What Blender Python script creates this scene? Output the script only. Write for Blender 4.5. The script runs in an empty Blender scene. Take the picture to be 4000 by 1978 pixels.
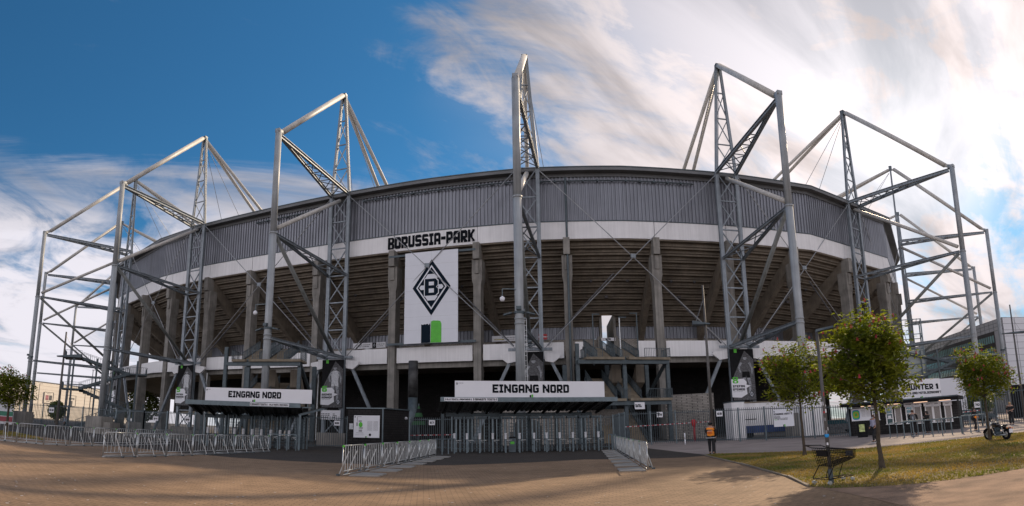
import bpy, bmesh, math, random
import numpy as np
from mathutils import Vector, Matrix
R = math.radians
C = bpy.context.scene.collection
scene = bpy.context.scene
PI = math.pi
# ------------------------------------------------------------------ camera (a stitched cylindrical panorama)
CF, CX, CP, CR, CY = 2313.5285, 1979.1165, 0.136709749, -0.010744076, 1425.05554
CV = CF * (1 - 0.193135164)
CH = 1.65
cd = bpy.data.cameras.new('camera')
cam = bpy.data.objects.new('camera', cd); C.objects.link(cam)
cd.type = 'PANO'; cd.panorama_type = 'CENTRAL_CYLINDRICAL'
cd.central_cylindrical_range_u_min = -CX / CF
cd.central_cylindrical_range_u_max = (4000 - CX) / CF
cd.central_cylindrical_range_v_min = -(1978 - CY) / CV
cd.central_cylindrical_range_v_max = CY / CV
cd.central_cylindrical_radius = 1.0
cd.clip_start = 0.05; cd.clip_end = 3000
_rx = Matrix(((1, 0, 0), (0, math.cos(CP), math.sin(CP)), (0, -math.sin(CP), math.cos(CP))))
_ry = Matrix(((math.cos(CR), 0, math.sin(CR)), (0, 1, 0), (-math.sin(CR), 0, math.cos(CR))))
_M = (_ry @ _rx).transposed()                 # camera axes (right, forward, up) -> world
_cm = _M @ Matrix(((1, 0, 0), (0, 0, -1), (0, 1, 0)))
cam.matrix_world = Matrix.Translation((0, 0, CH)) @ _cm.to_4x4()
scene.camera = cam
def ray(u, v):
    ph = (u - CX) / CF; t = (CY - v) / CV
    d = _M @ Vector((math.sin(ph), math.cos(ph), t))
    return d
def G(u, v, h=0.0):                            # photograph pixel -> point on the ground
    d = ray(u, v); t = (h - CH) / d.z
    return Vector((d.x * t, d.y * t))
def A(u, d, v=1670):                           # point on the ground in the direction of a pixel, d metres away
    r = ray(u, v); k = d / math.hypot(r.x, r.y)
    return Vector((r.x * k, r.y * k))
def Z(u, v, p):                                # height of what shows at a pixel above ground point p
    r = ray(u, v); return CH + r.z * math.hypot(p[0], p[1]) / math.hypot(r.x, r.y)
# ------------------------------------------------------------------ world, sun, exposure
SUN_AZ, SUN_EL = R(41.0), R(33.0)
sundir = Vector((math.sin(SUN_AZ) * math.cos(SUN_EL), math.cos(SUN_AZ) * math.cos(SUN_EL), math.sin(SUN_EL)))
w = bpy.data.worlds.new('World'); scene.world = w; w.use_nodes = True
nt = w.node_tree; N = nt.nodes; LK = nt.links
for n in list(N): N.remove(n)
def wn(t, **k):
    n = N.new(t)
    for a, b in k.items(): setattr(n, a, b)
    return n
def wm(op, a, b=None, c=None, clamp=False):
    n = N.new('ShaderNodeMath'); n.operation = op; n.use_clamp = clamp
    for i, x in enumerate((a, b, c)):
        if x is None: continue
        if isinstance(x, (int, float)): n.inputs[i].default_value = x
        else: LK.new(x, n.inputs[i])
    return n.outputs[0]
def wr(x, a, b, c=0.0, d=1.0):
    n = N.new('ShaderNodeMapRange'); n.interpolation_type = 'SMOOTHSTEP'
    n.inputs[1].default_value = a; n.inputs[2].default_value = b; n.inputs[3].default_value = c; n.inputs[4].default_value = d
    LK.new(x, n.inputs[0]); return n.outputs[0]
tc = wn('ShaderNodeTexCoord'); sep = wn('ShaderNodeSeparateXYZ'); LK.new(tc.outputs['Generated'], sep.inputs[0])
sx, sy, sz = sep.outputs
sky = wn('ShaderNodeTexSky', sky_type='NISHITA'); sky.sun_disc = False
sky.sun_elevation = SUN_EL; sky.sun_rotation = SUN_AZ; sky.air_density = 1.0; sky.dust_density = 0.4; sky.ozone_density = 3.0
az = wm('ARCTAN2', sx, sy)                      # 0 ahead, + to the right
el = wm('ARCSINE', sz)
dotn = wn('ShaderNodeVectorMath', operation='DOT_PRODUCT'); LK.new(tc.outputs['Generated'], dotn.inputs[0]); dotn.inputs[1].default_value = sundir
sd = dotn.outputs['Value']
# cloud sheet coordinates: direction over a flat layer, sheared so the wisps sweep down to the right
zz = wm('MAXIMUM', wm('ADD', sz, 0.16), 0.05)
px_ = wm('DIVIDE', sx, zz); py_ = wm('DIVIDE', sy, zz)
def noise(vx, vy, vz, scale, det, rough, dist=0.0):
    cb = wn('ShaderNodeCombineXYZ')
    for i, x in enumerate((vx, vy, vz)):
        if isinstance(x, (int, float)): cb.inputs[i].default_value = x
        else: LK.new(x, cb.inputs[i])
    n = wn('ShaderNodeTexNoise'); n.inputs['Scale'].default_value = scale; n.inputs['Detail'].default_value = det
    n.inputs['Roughness'].default_value = rough; n.inputs['Distortion'].default_value = dist
    LK.new(cb.outputs[0], n.inputs['Vector']); return n.outputs[0]
a1_ = wm('ADD', wm('MULTIPLY', px_, 0.80), wm('MULTIPLY', py_, 0.60))
a2_ = wm('SUBTRACT', wm('MULTIPLY', py_, 0.80), wm('MULTIPLY', px_, 0.60))
n_big = noise(px_, py_, 3.1, 0.75, 3, .5, .3)
n_wisp = noise(wm('MULTIPLY', a1_, 0.8), wm('MULTIPLY', a2_, 2.3), 1.7, 1.3, 9, .62, .9)
n_fine = noise(wm('SUBTRACT', wm('MULTIPLY', az, .8), wm('MULTIPLY', el, .3)), wm('MULTIPLY', wm('ADD', el, wm('MULTIPLY', az, .30)), 1.9), 5.2, 4.6, 10, .60, 1.0)
# coverage: thick veil round the sun and to the right, a bank low on the left, clear blue upper left
c_right = wr(wm('ADD', wm('ADD', az, wm('MULTIPLY', el, 0.34)), wm('MULTIPLY', wm('SUBTRACT', n_big, .5), 0.9)), -0.16, 0.34)
c_low = wm('MULTIPLY', wr(wm('ADD', el, wm('MULTIPLY', wm('SUBTRACT', n_fine, .5), .35)), 0.65, 0.33), wr(wm('ADD', az, wm('MULTIPLY', el, -0.5)), -0.10, -0.60))
c_all = wm('MAXIMUM', c_right, wm('MULTIPLY', c_low, 1.0))
tex = wm('ADD', wm('MULTIPLY', n_wisp, wm('SUBTRACT', 0.60, wm('MULTIPLY', c_low, .45))), wm('MULTIPLY', n_fine, wm('ADD', 0.40, wm('MULTIPLY', c_low, .45))))
c_back = wm('MULTIPLY', wr(sy, 0.10, -0.25), wr(el, 1.0, 0.55))          # unseen bright cloud added behind the camera to light the facade
cov0 = wr(wm('ADD', wm('MULTIPLY', c_all, 0.42), wm('MULTIPLY', wm('SUBTRACT', tex, 0.5), 1.7), None), 0.12, 0.50)
veil = wm('MULTIPLY', wr(wm('ADD', wm('ADD', az, wm('MULTIPLY', el, 0.34)), wm('MULTIPLY', wm('SUBTRACT', n_big, .5), 0.8)), 0.02, 0.55, 0.0, 0.80), wr(wm('ADD', az, wm('MULTIPLY', el, -0.8)), 0.62, 0.40, 0.25, 1.0))
cov0 = wm('MAXIMUM', cov0, veil)
cov = wm('MAXIMUM', wm('MAXIMUM', cov0, wr(el, 0.15, 0.02, 0.0, 0.85)), c_back)
glow = wm('POWER', wm('MAXIMUM', sd, 0.0), 14.0)
BACK = 4.6
glow2 = wm('POWER', wm('MAXIMUM', sd, 0.0), 4.0)
n_mid = noise(wm('MULTIPLY', a1_, 0.7), wm('MULTIPLY', a2_, 2.4), 9.3, 1.1, 8, .55, .8)
thick = wm('MAXIMUM', wr(n_mid, 0.34, 0.58), wm('MULTIPLY', c_low, wr(n_fine, 0.38, 0.60, 0.35, 1.0)))
cb_ = wm('ADD', wm('ADD', 4.2, wm('MULTIPLY', glow2, 1.6)), wm('MULTIPLY', glow, 4.2))
cb_ = wm('ADD', wm('ADD', cb_, wm('MULTIPLY', c_back, BACK)), wm('MULTIPLY', c_low, 2.6))
cb2 = wm('MULTIPLY', cb_, wm('ADD', 0.62, wm('MULTIPLY', thick, 0.52)))
cc = wn('ShaderNodeMix', data_type='RGBA'); LK.new(glow2, cc.inputs[0])
cc.inputs[6].default_value = (.93, .90, .98, 1); cc.inputs[7].default_value = (1.0, .88, .86, 1)
csc = wn('ShaderNodeVectorMath', operation='SCALE'); LK.new(cc.outputs[2], csc.inputs[0]); LK.new(cb2, csc.inputs['Scale'])
skt = wn('ShaderNodeMix', data_type='RGBA', blend_type='MULTIPLY'); skt.inputs[0].default_value = 1.0
LK.new(sky.outputs[0], skt.inputs[6]); skt.inputs[7].default_value = (.30, .76, .92, 1)
mixc = wn('ShaderNodeMix', data_type='RGBA'); LK.new(cov, mixc.inputs[0]); LK.new(skt.outputs[2], mixc.inputs[6]); LK.new(csc.outputs[0], mixc.inputs[7])
bg = wn('ShaderNodeBackground'); bg.inputs['Strength'].default_value = 0.12
LK.new(mixc.outputs[2], bg.inputs[0]); wo = wn('ShaderNodeOutputWorld'); LK.new(bg.outputs[0], wo.inputs[0])
sl = bpy.data.lights.new('sun', 'SUN'); sl.energy = 4.6; sl.angle = R(0.9); sl.color = (1.0, .79, .56)
so = bpy.data.objects.new('sun', sl); C.objects.link(so); so.rotation_euler = (-sundir).to_track_quat('-Z', 'Y').to_euler()
so.location = (0, 0, 90)
scene.view_settings.view_transform = 'Standard'; scene.view_settings.look = 'None'
scene.view_settings.exposure = 0.0; scene.view_settings.gamma = 1.0
scene.render.engine = 'CYCLES'
scene.cycles.max_bounces = 6; scene.cycles.diffuse_bounces = 2; scene.cycles.glossy_bounces = 3
scene.cycles.transparent_max_bounces = 12; scene.cycles.use_denoising = True
# ------------------------------------------------------------------ materials
MATS = {}
def mat(name, col, rough=.6, metal=0.0, var=.18, scale=1.5, streak=0.0, bump=0.0, bscale=30, spec=.5, det=6):
    if name in MATS: return MATS[name]
    m = bpy.data.materials.new(name); m.use_nodes = True; MATS[name] = m
    t = m.node_tree; b = t.nodes['Principled BSDF']
    b.inputs['Roughness'].default_value = rough; b.inputs['Metallic'].default_value = metal
    b.inputs['Specular IOR Level'].default_value = spec
    tcn = t.nodes.new('ShaderNodeTexCoord')
    nz = t.nodes.new('ShaderNodeTexNoise'); nz.inputs['Scale'].default_value = scale; nz.inputs['Detail'].default_value = det
    t.links.new(tcn.outputs['Object'], nz.inputs['Vector'])
    mr = t.nodes.new('ShaderNodeMapRange'); mr.inputs[1].default_value = .3; mr.inputs[2].default_value = .7
    mr.inputs[3].default_value = 1 - var; mr.inputs[4].default_value = 1 + var * .7
    t.links.new(nz.outputs[0], mr.inputs[0]); fac = mr.outputs[0]
    if streak:
        mp = t.nodes.new('ShaderNodeMapping'); mp.inputs['Scale'].default_value = (4.5, 4.5, .16)
        t.links.new(tcn.outputs['Object'], mp.inputs[0])
        n2 = t.nodes.new('ShaderNodeTexNoise'); n2.inputs['Scale'].default_value = 1.0; n2.inputs['Detail'].default_value = 5
        t.links.new(mp.outputs[0], n2.inputs['Vector'])
        m2 = t.nodes.new('ShaderNodeMapRange'); m2.inputs[1].default_value = .35; m2.inputs[2].default_value = .65
        m2.inputs[3].default_value = 1 - streak; m2.inputs[4].default_value = 1
        t.links.new(n2.outputs[0], m2.inputs[0])
        mm = t.nodes.new('ShaderNodeMath'); mm.operation = 'MULTIPLY'; t.links.new(fac, mm.inputs[0]); t.links.new(m2.outputs[0], mm.inputs[1]); fac = mm.outputs[0]
    vs = t.nodes.new('ShaderNodeVectorMath'); vs.operation = 'SCALE'; vs.inputs[0].default_value = col[:3]
    t.links.new(fac, vs.inputs['Scale']); t.links.new(vs.outputs[0], b.inputs['Base Color'])
    if bump:
        nb = t.nodes.new('ShaderNodeTexNoise'); nb.inputs['Scale'].default_value = bscale; nb.inputs['Detail'].default_value = 5
        t.links.new(tcn.outputs['Object'], nb.inputs['Vector'])
        bp = t.nodes.new('ShaderNodeBump'); bp.inputs['Strength'].default_value = bump; bp.inputs['Distance'].default_value = .03
        t.links.new(nb.outputs[0], bp.inputs['Height']); t.links.new(bp.outputs[0], b.inputs['Normal'])
    return m
def brickmat(name, c1, c2, mortar, bw, bh, msize=.012, rough=.8, rot=0, bump=.4, big=.25, bigscale=.25, wall=False, offset=.5):
    m = bpy.data.materials.new(name); m.use_nodes = True; MATS[name] = m
    t = m.node_tree; b = t.nodes['Principled BSDF']; b.inputs['Roughness'].default_value = rough; b.inputs['Specular IOR Level'].default_value = .2
    tcn = t.nodes.new('ShaderNodeTexCoord'); mp = t.nodes.new('ShaderNodeMapping')
    mp.inputs['Rotation'].default_value = (0, 0, rot)
    src = tcn.outputs['Object']
    if wall:                                   # run the courses along x+y and up z
        s = t.nodes.new('ShaderNodeSeparateXYZ'); t.links.new(src, s.inputs[0])
        ad = t.nodes.new('ShaderNodeMath'); ad.operation = 'ADD'; t.links.new(s.outputs[0], ad.inputs[0]); t.links.new(s.outputs[1], ad.inputs[1])
        cb = t.nodes.new('ShaderNodeCombineXYZ'); t.links.new(ad.outputs[0], cb.inputs[0]); t.links.new(s.outputs[2], cb.inputs[1]); src = cb.outputs[0]
    t.links.new(src, mp.inputs[0])
    br = t.nodes.new('ShaderNodeTexBrick'); t.links.new(mp.outputs[0], br.inputs['Vector'])
    br.inputs['Color1'].default_value = (*c1, 1); br.inputs['Color2'].default_value = (*c2, 1); br.inputs['Mortar'].default_value = (*mortar, 1)
    br.inputs['Scale'].default_value = 1.0; br.inputs['Brick Width'].default_value = bw; br.inputs['Row Height'].default_value = bh
    br.inputs['Mortar Size'].default_value = msize; br.offset = offset; br.inputs['Bias'].default_value = -.1
    nz = t.nodes.new('ShaderNodeTexNoise'); nz.inputs['Scale'].default_value = bigscale; nz.inputs['Detail'].default_value = 7
    t.links.new(tcn.outputs['Object'], nz.inputs['Vector'])
    mr = t.nodes.new('ShaderNodeMapRange'); mr.inputs[1].default_value = .3; mr.inputs[2].default_value = .7; mr.inputs[3].default_value = 1 - big; mr.inputs[4].default_value = 1 + big * .6
    t.links.new(nz.outputs[0], mr.inputs[0])
    fac = mr.outputs[0]
    for sc_, a_, b_, lo in ((1.7, .30, .62, .80), (14.0, .28, .45, .72)):
        nn = t.nodes.new('ShaderNodeTexNoise'); nn.inputs['Scale'].default_value = sc_; nn.inputs['Detail'].default_value = 4; t.links.new(tcn.outputs['Object'], nn.inputs['Vector'])
        m3 = t.nodes.new('ShaderNodeMapRange'); m3.inputs[1].default_value = a_; m3.inputs[2].default_value = b_; m3.inputs[3].default_value = lo; m3.inputs[4].default_value = 1.04; t.links.new(nn.outputs[0], m3.inputs[0])
        mm = t.nodes.new('ShaderNodeMath'); mm.operation = 'MULTIPLY'; t.links.new(fac, mm.inputs[0]); t.links.new(m3.outputs[0], mm.inputs[1]); fac = mm.outputs[0]
    vs = t.nodes.new('ShaderNodeVectorMath'); vs.operation = 'SCALE'; t.links.new(br.outputs[0], vs.inputs[0]); t.links.new(fac, vs.inputs['Scale'])
    t.links.new(vs.outputs[0], b.inputs['Base Color'])
    n3 = t.nodes.new('ShaderNodeTexNoise'); n3.inputs['Scale'].default_value = 60; t.links.new(tcn.outputs['Object'], n3.inputs['Vector'])
    ad = t.nodes.new('ShaderNodeMath'); ad.operation = 'MULTIPLY_ADD'; t.links.new(br.outputs['Fac'], ad.inputs[0]); ad.inputs[1].default_value = -1; t.links.new(n3.outputs[0], ad.inputs[2])
    bp = t.nodes.new('ShaderNodeBump'); bp.inputs['Strength'].default_value = bump; bp.inputs['Distance'].default_value = .008
    t.links.new(ad.outputs[0], bp.inputs['Height']); t.links.new(bp.outputs[0], b.inputs['Normal'])
    return m
def emis(name, col, s):
    m = bpy.data.materials.new(name); m.use_nodes = True; MATS[name] = m
    b = m.node_tree.nodes['Principled BSDF']; b.inputs['Base Color'].default_value = (*col, 1)
    b.inputs['Emission Color'].default_value = (*col, 1); b.inputs['Emission Strength'].default_value = s; return m
M = {}
M['steel'] = mat('painted_steel', (.27, .31, .345), .5, .1, .18, .9, .35)
M['pipe'] = mat('painted_pipe', (.37, .395, .41), .48, .0, .16, .7, .28)
M['pipel'] = mat('sunlit_pale_pipe', (.60, .575, .53), .5, .0, .10, .7, .2)  # paler sleeves, with the sun's cream tint put into the colour too
M['pipedark'] = mat('weathered_pipe', (.20, .21, .20), .6, 0, .25, 1.2, .2)
M['cable'] = mat('steel_cable', (.34, .35, .36), .4, .6)
M['clad'] = mat('corrugated_cladding', (.235, .245, .275), .42, .55, .08, .35, .22)
M['clad2'] = mat('smooth_cladding', (.38, .39, .42), .45, .3, .06, .5, .1)
M['white'] = mat('white_panel', (.82, .81, .81), .5, 0, .05, .6, .10)
M['sign'] = mat('sign_white', (.78, .78, .81), .4, 0, .03, 1)
M['banner'] = mat('banner_white', (.72, .74, .79), .45, 0, .03, 1)
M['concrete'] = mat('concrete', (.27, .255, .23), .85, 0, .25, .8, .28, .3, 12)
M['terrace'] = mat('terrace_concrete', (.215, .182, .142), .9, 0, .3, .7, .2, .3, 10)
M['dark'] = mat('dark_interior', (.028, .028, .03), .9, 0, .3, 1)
M['roofm'] = mat('roof_edge', (.16, .165, .17), .6, .2, .2, .5)
M['galv'] = mat('galvanised_steel', (.15, .19, .21), .45, .55, .2, 3)
M['galvl'] = mat('bright_galvanised_steel', (.52, .54, .54), .38, .7, .15, 5)
M['galvd'] = mat('dark_galvanised_steel', (.075, .098, .11), .5, .4, .25, 3)
M['black'] = mat('black_paint', (.013, .013, .014), .8, 0, .3, 2, spec=.15)
M['blacktxt'] = mat('black_lettering', (.010, .012, .016), .9, 0, .1, 2, spec=.08)
M['navy'] = mat('navy_print', (.009, .017, .028), .9, 0, .2, 1.5, spec=.08)
M['green'] = mat('bright_green_print', (.09, .50, .03), .5, 0, .12, 2)
M['grey'] = mat('grey_print', (.28, .29, .31), .6, 0, .5, 6)
M['greyl'] = mat('light_grey_print', (.55, .56, .58), .6, 0, .25, 6)
M['greyd'] = mat('dark_grey_print', (.09, .09, .095), .6, 0, .6, 5)
M['red'] = mat('red_paint', (.42, .02, .025), .45, 0, .15, 3)
M['orange'] = mat('hi_vis_orange', (1.0, .30, .015), .7, 0, .08, 8)
M['glass'] = mat('window_glass', (.05, .12, .14), .06, .35, .3, .4, spec=1)
M['cream'] = mat('cream_cladding', (.70, .65, .58), .7, 0, .06, .2, .05)
M['wpanel'] = mat('white_metal_facade', (.66, .66, .69), .4, .1, .05, .3)
M['brown'] = mat('brown_spandrel', (.06, .05, .05), .5, 0, .2, .5)
M['yellow'] = mat('yellow_paint', (.55, .45, .03), .5)
M['wood'] = mat('weathered_board', (.30, .24, .15), .8, 0, .35, 2)
M['brickw'] = brickmat('pale_block_wall', (.40, .37, .33), (.33, .30, .27), (.16, .145, .13), .42, .21, .02, wall=True, bigscale=.6)
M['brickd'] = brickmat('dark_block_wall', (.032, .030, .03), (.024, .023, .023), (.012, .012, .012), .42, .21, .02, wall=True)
M['glow'] = emis('lit_tube', (1.0, .62, .42), 1.2)
# ------------------------------------------------------------------ mesh builder
class MB:
    def __init__(s): s.v = []; s.f = []; s.mi = []; s.cur = 0
    def face(s, pts):
        b = len(s.v); s.v += [tuple(p) for p in pts]; s.f.append(tuple(range(b, b + len(pts)))); s.mi.append(s.cur); return s
    def hexa(s, p):                            # 8 corners: 4 below (ccw), 4 above
        b = len(s.v); s.v += [tuple(q) for q in p]
        for q in ((3, 2, 1, 0), (4, 5, 6, 7), (0, 1, 5, 4), (1, 2, 6, 5), (2, 3, 7, 6), (3, 0, 4, 7)):
            s.f.append(tuple(b + i for i in q)); s.mi.append(s.cur)
        return s
    def box(s, c, d, rz=0):
        x, y, z = c; a, b, e = d[0] / 2, d[1] / 2, d[2] / 2; co, si = math.cos(rz), math.sin(rz)
        def q(i, j, k): return (x + i * a * co - j * b * si, y + i * a * si + j * b * co, z + k * e)
        return s.hexa([q(-1, -1, -1), q(1, -1, -1), q(1, 1, -1), q(-1, 1, -1), q(-1, -1, 1), q(1, -1, 1), q(1, 1, 1), q(-1, 1, 1)])
    def bar(s, p, q, w, h=None, up=(0, 0, 1)):
        p = Vector(p); q = Vector(q); h = h or w; d = (q - p)
        if d.length < 1e-6: return s
        d.normalize(); u = Vector(up)
        if abs(d.dot(u)) > .98: u = Vector((0, 1, 0)) if abs(d.y) < .9 else Vector((1, 0, 0))
        x = d.cross(u).normalized(); y = x.cross(d).normalized()
        x *= w / 2; y *= h / 2
        return s.hexa([p - x - y, p + x - y, p + x + y, p - x + y, q - x - y, q + x - y, q + x + y, q - x + y])
    def ibeam(s, p, q, w, h, up=(0, 0, 1), t=.05):
        p = Vector(p); q = Vector(q); d = (q - p).normalized(); u = Vector(up)
        if abs(d.dot(u)) > .98: u = Vector((0, 1, 0))
        x = d.cross(u).normalized(); y = x.cross(d).normalized()
        s.bar(p + y * (h - t) / 2, q + y * (h - t) / 2, w, t, up); s.bar(p - y * (h - t) / 2, q - y * (h - t) / 2, w, t, up)
        return s.bar(p, q, t, h - 2 * t, up)
    def tube(s, p, q, r, r2=None, n=10, cap=True):
        p = Vector(p); q = Vector(q); r2 = r if r2 is None else r2; d = (q - p)
        if d.length < 1e-7: return s
        d.normalize(); u = Vector((0, 0, 1)) if abs(d.z) < .9 else Vector((1, 0, 0))
        x = d.cross(u).normalized(); y = d.cross(x); b = len(s.v)
        for c, rr in ((p, r), (q, r2)):
            for i in range(n):
                a = 2 * PI * i / n; s.v.append(tuple(c + x * math.cos(a) * rr + y * math.sin(a) * rr))
        for i in range(n):
            j = (i + 1) % n; s.f.append((b + i, b + j, b + n + j, b + n + i)); s.mi.append(s.cur)
        if cap:
            s.f.append(tuple(b + i for i in reversed(range(n)))); s.mi.append(s.cur)
            s.f.append(tuple(b + n + i for i in range(n))); s.mi.append(s.cur)
        return s
    def path(s, pts, r, n=6):
        for a, b in zip(pts[:-1], pts[1:]): s.tube(a, b, r, n=n)
        return s
    def lathe(s, c, prof, n=16, axis='z'):
        b = len(s.v)
        for r, h in prof:
            for i in range(n):
                a = 2 * PI * i / n; x, y = r * math.cos(a), r * math.sin(a)
                s.v.append((c[0] + x, c[1] + y, c[2] + h) if axis == 'z' else ((c[0] + x, c[1] + h, c[2] + y) if axis == 'y' else (c[0] + h, c[1] + x, c[2] + y)))
        for k in range(len(prof) - 1):
            for i in range(n):
                j = (i + 1) % n; s.f.append((b + k * n + i, b + k * n + j, b + (k + 1) * n + j, b + (k + 1) * n + i)); s.mi.append(s.cur)
        return s
    def ball(s, c, r, n=10, m=6, sc=(1, 1, 1)):
        b = len(s.v)
        for k in range(m + 1):
            t = PI * k / m
            for i in range(n):
                a = 2 * PI * i / n; s.v.append((c[0] + r * sc[0] * math.sin(t) * math.cos(a), c[1] + r * sc[1] * math.sin(t) * math.sin(a), c[2] + r * sc[2] * math.cos(t)))
        for k in range(m):
            for i in range(n):
                j = (i + 1) % n; s.f.append((b + k * n + i, b + (k + 1) * n + i, b + (k + 1) * n + j, b + k * n + j)); s.mi.append(s.cur)
        return s
    def prism(s, pts, y0, y1):                 # polygon in x-z extruded along y
        n = len(pts); b = len(s.v)
        s.v += [(x, y0, z) for x, z in pts] + [(x, y1, z) for x, z in pts]
        s.f.append(tuple(range(b, b + n))); s.mi.append(s.cur); s.f.append(tuple(b + n + i for i in reversed(range(n)))); s.mi.append(s.cur)
        for i in range(n):
            j = (i + 1) % n; s.f.append((b + j, b + i, b + n + i, b + n + j)); s.mi.append(s.cur)
        return s
    def obj(s, name, m, parent=None, smooth=False, **props):
        me = bpy.data.meshes.new(name); me.from_pydata(s.v, [], s.f)
        ms = m if isinstance(m, (list, tuple)) else [m]
        for x in ms: me.materials.append(M[x] if isinstance(x, str) else x)
        if len(ms) > 1: me.polygons.foreach_set('material_index', s.mi)
        me.update()
        bm = bmesh.new(); bm.from_mesh(me); bmesh.ops.recalc_face_normals(bm, faces=bm.faces); bm.to_mesh(me); bm.free()
        if smooth: me.polygons.foreach_set('use_smooth', [True] * len(me.polygons))
        o = bpy.data.objects.new(name, me); C.objects.link(o)
        if parent: o.parent = parent
        for k, x in props.items(): o[k] = x
        return o
def thing(name, label, cat, loc=(0, 0, 0), rz=0, group=None):
    o = bpy.data.objects.new(name, None); C.objects.link(o); o.location = (loc[0], loc[1], loc[2] if len(loc) > 2 else 0)
    o.rotation_euler = (0, 0, rz); o['label'] = label; o['category'] = cat; o.empty_display_size = .3
    if group: o['group'] = group
    return o
def tag(o, label, cat, group=None):
    o['label'] = label; o['category'] = cat
    if group: o['group'] = group
    return o
def kids(o): return [c for c in bpy.data.objects if c.parent == o]
def copy_tree(o, parent=None, tree=None):
    c = o.copy(); C.objects.link(c)
    if parent: c.parent = parent
    for ch in kids(o): copy_tree(ch, c)
    return c
def dup(proto, label, loc, rz=0, group=None, scale=None):
    c = copy_tree(proto); c.location = (loc[0], loc[1], loc[2] if len(loc) > 2 else 0); c.rotation_euler = (0, 0, rz); c['label'] = label
    if group: c['group'] = group
    if scale: c.scale = scale
    return c
# ------------------------------------------------------------------ block lettering (6 x 8 cell glyphs)
GL = {
'A': 'a####b ###### ##..## ##..## ###### ###### ##..## ##..##', 'B': '#####b ##..## ##..## #####d #####b ##..## ##..## #####d',
'C': 'a####b ###### ##..## ##.... ##.... ##..## ###### c####d', 'D': '#####b ###### ##..## ##..## ##..## ##..## ###### #####d',
'E': '###### ###### ##.... #####. #####. ##.... ###### ######', 'F': '###### ###### ##.... #####. #####. ##.... ##.... ##....',
'G': 'a####b ###### ##.... ##.### ##.### ##..## ###### c####d', 'H': '##..## ##..## ##..## ###### ###### ##..## ##..## ##..##',
'I': '#### #### .##. .##. .##. .##. #### ####', 'K': '##..## ##.a#d ##a#d. ####.. ####.. ##c#b. ##.c#b ##..##',
'L': '##.... ##.... ##.... ##.... ##.... ##.... ###### ######', 'M': '##....## ###..### ######## ##.##.## ##.##.## ##....## ##....## ##....##',
'N': '##...## ###..## ####.## ####.## ##.#### ##.#### ##..### ##...##', 'O': 'a####b ###### ##..## ##..## ##..## ##..## ###### c####d',
'P': '#####b ###### ##..## ##..## ###### #####d ##.... ##....', 'R': '#####b ###### ##..## ##..## ###### ####d. ##c##b ##.###',
'S': 'a####b ###### ##.... #####b c##### ....## ###### c####d', 'T': '###### ###### ..##.. ..##.. ..##.. ..##.. ..##.. ..##..',
'U': '##..## ##..## ##..## ##..## ##..## ##..## ###### c####d', 'V': '##..## ##..## ##..## ##..## ##..## ##..## c####d .c##d.',
'W': '##....## ##....## ##....## ##.##.## ##.##.## ######## ###..### ##....##', 'X': '##..## ##..## c####d .c##d. .a##b. a####b ##..## ##..##',
'Ä': '##..## ...... a####b ##..## ##..## ###### ##..## ##..##', 'ß': 'a###b. ##.##. ##.##. ####d. ##..## ##..## ##.### ##.##d',
'Z': '###### ###### ...a#d ..a#d. .a#d.. a#d... ###### ######', '-': '.... .... .... #### #### .... .... ....',
'0': 'a####b ###### ##..## ##..## ##..## ##..## ###### c####d', '1': '.### #### #### .### .### .### .### .###',
'2': '#####b ###### ....## a##### #####d ##.... ###### ######', '3': '#####b ###### ....## .##### .##### ....## ###### #####d',
'4': '##..## ##..## ##..## ###### c##### ....## ....## ....##', '5': '###### ###### ##.... #####b ###### ....## ###### #####d',
'6': 'a##### ###### ##.... #####b ###### ##..## ###### c####d', '7': '###### ###### ....## ...a#d ..a#d. ..##.. ..##.. ..##..',
'8': 'a####b ##..## ##..## c####d a####b ##..## ##..## c####d', '9': 'a####b ###### ##..## ###### c##### ....## ###### #####d',
'@': 'a####b #....# #.##.# #.##.# #.##.# #.###d #..... c####d', '&': '.a##.. a#.#b. #..#.. c##d.. a#.#.# #..c#d #...#. c###c#',
'/': '...## ...## ..a#d ..##. .##.. a#d.. ##... ##...', '.': '.. .. .. .. .. .. ## ##', '|': '## ## ## ## ## ## ## ##', '!': '## ## ## ## ## .. ## ##',
'~': 'a#.#.#b a####b. ##..##. ##..##. ######. ##..##. ##..##. ##..##.', '%': 'a####b ##..## ##.#d. ##.#b. ##..## ##..## ##.### ##.##d',
}
def textw(s, h):
    u = h / 8; w_ = 0
    for ch in s: w_ += (3.2 if ch == ' ' else len(GL.get(ch, GL['O']).split()[0]) + .75) * u
    return w_ - .75 * u
def text(mb, s, h, x, z, y, anchor='l', ws=1.0):
    """write s into mb: cells in the local x-z plane at depth y, baseline z."""
    u = h / 8; ux = u * ws
    if anchor == 'c': x -= textw(s, h) * ws / 2
    for ch in s:
        if ch == ' ': x += 3.2 * ux; continue
        rows = GL.get(ch, GL['O']).split(); wd = len(rows[0])
        for r, row in enumerate(rows):
            z1 = z + h - r * u; z0 = z1 - u; c = 0
            while c < wd:
                k = row[c]
                if k == '.' : c += 1; continue
                if k == '#':
                    e = c
                    while e < wd and row[e] == '#': e += 1
                    mb.face([(x + c * ux, y, z0), (x + e * ux, y, z0), (x + e * ux, y, z1), (x + c * ux, y, z1)]); c = e; continue
                P = {'tl': (x + c * ux, y, z1), 'tr': (x + (c + 1) * ux, y, z1), 'bl': (x + c * ux, y, z0), 'br': (x + (c + 1) * ux, y, z0)}
                mb.face([P[q] for q in {'a': ('bl', 'br', 'tr'), 'b': ('bl', 'br', 'tl'), 'c': ('br', 'tr', 'tl'), 'd': ('bl', 'tr', 'tl')}[k]]); c += 1
        x += (wd + .75) * ux
    return x
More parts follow.
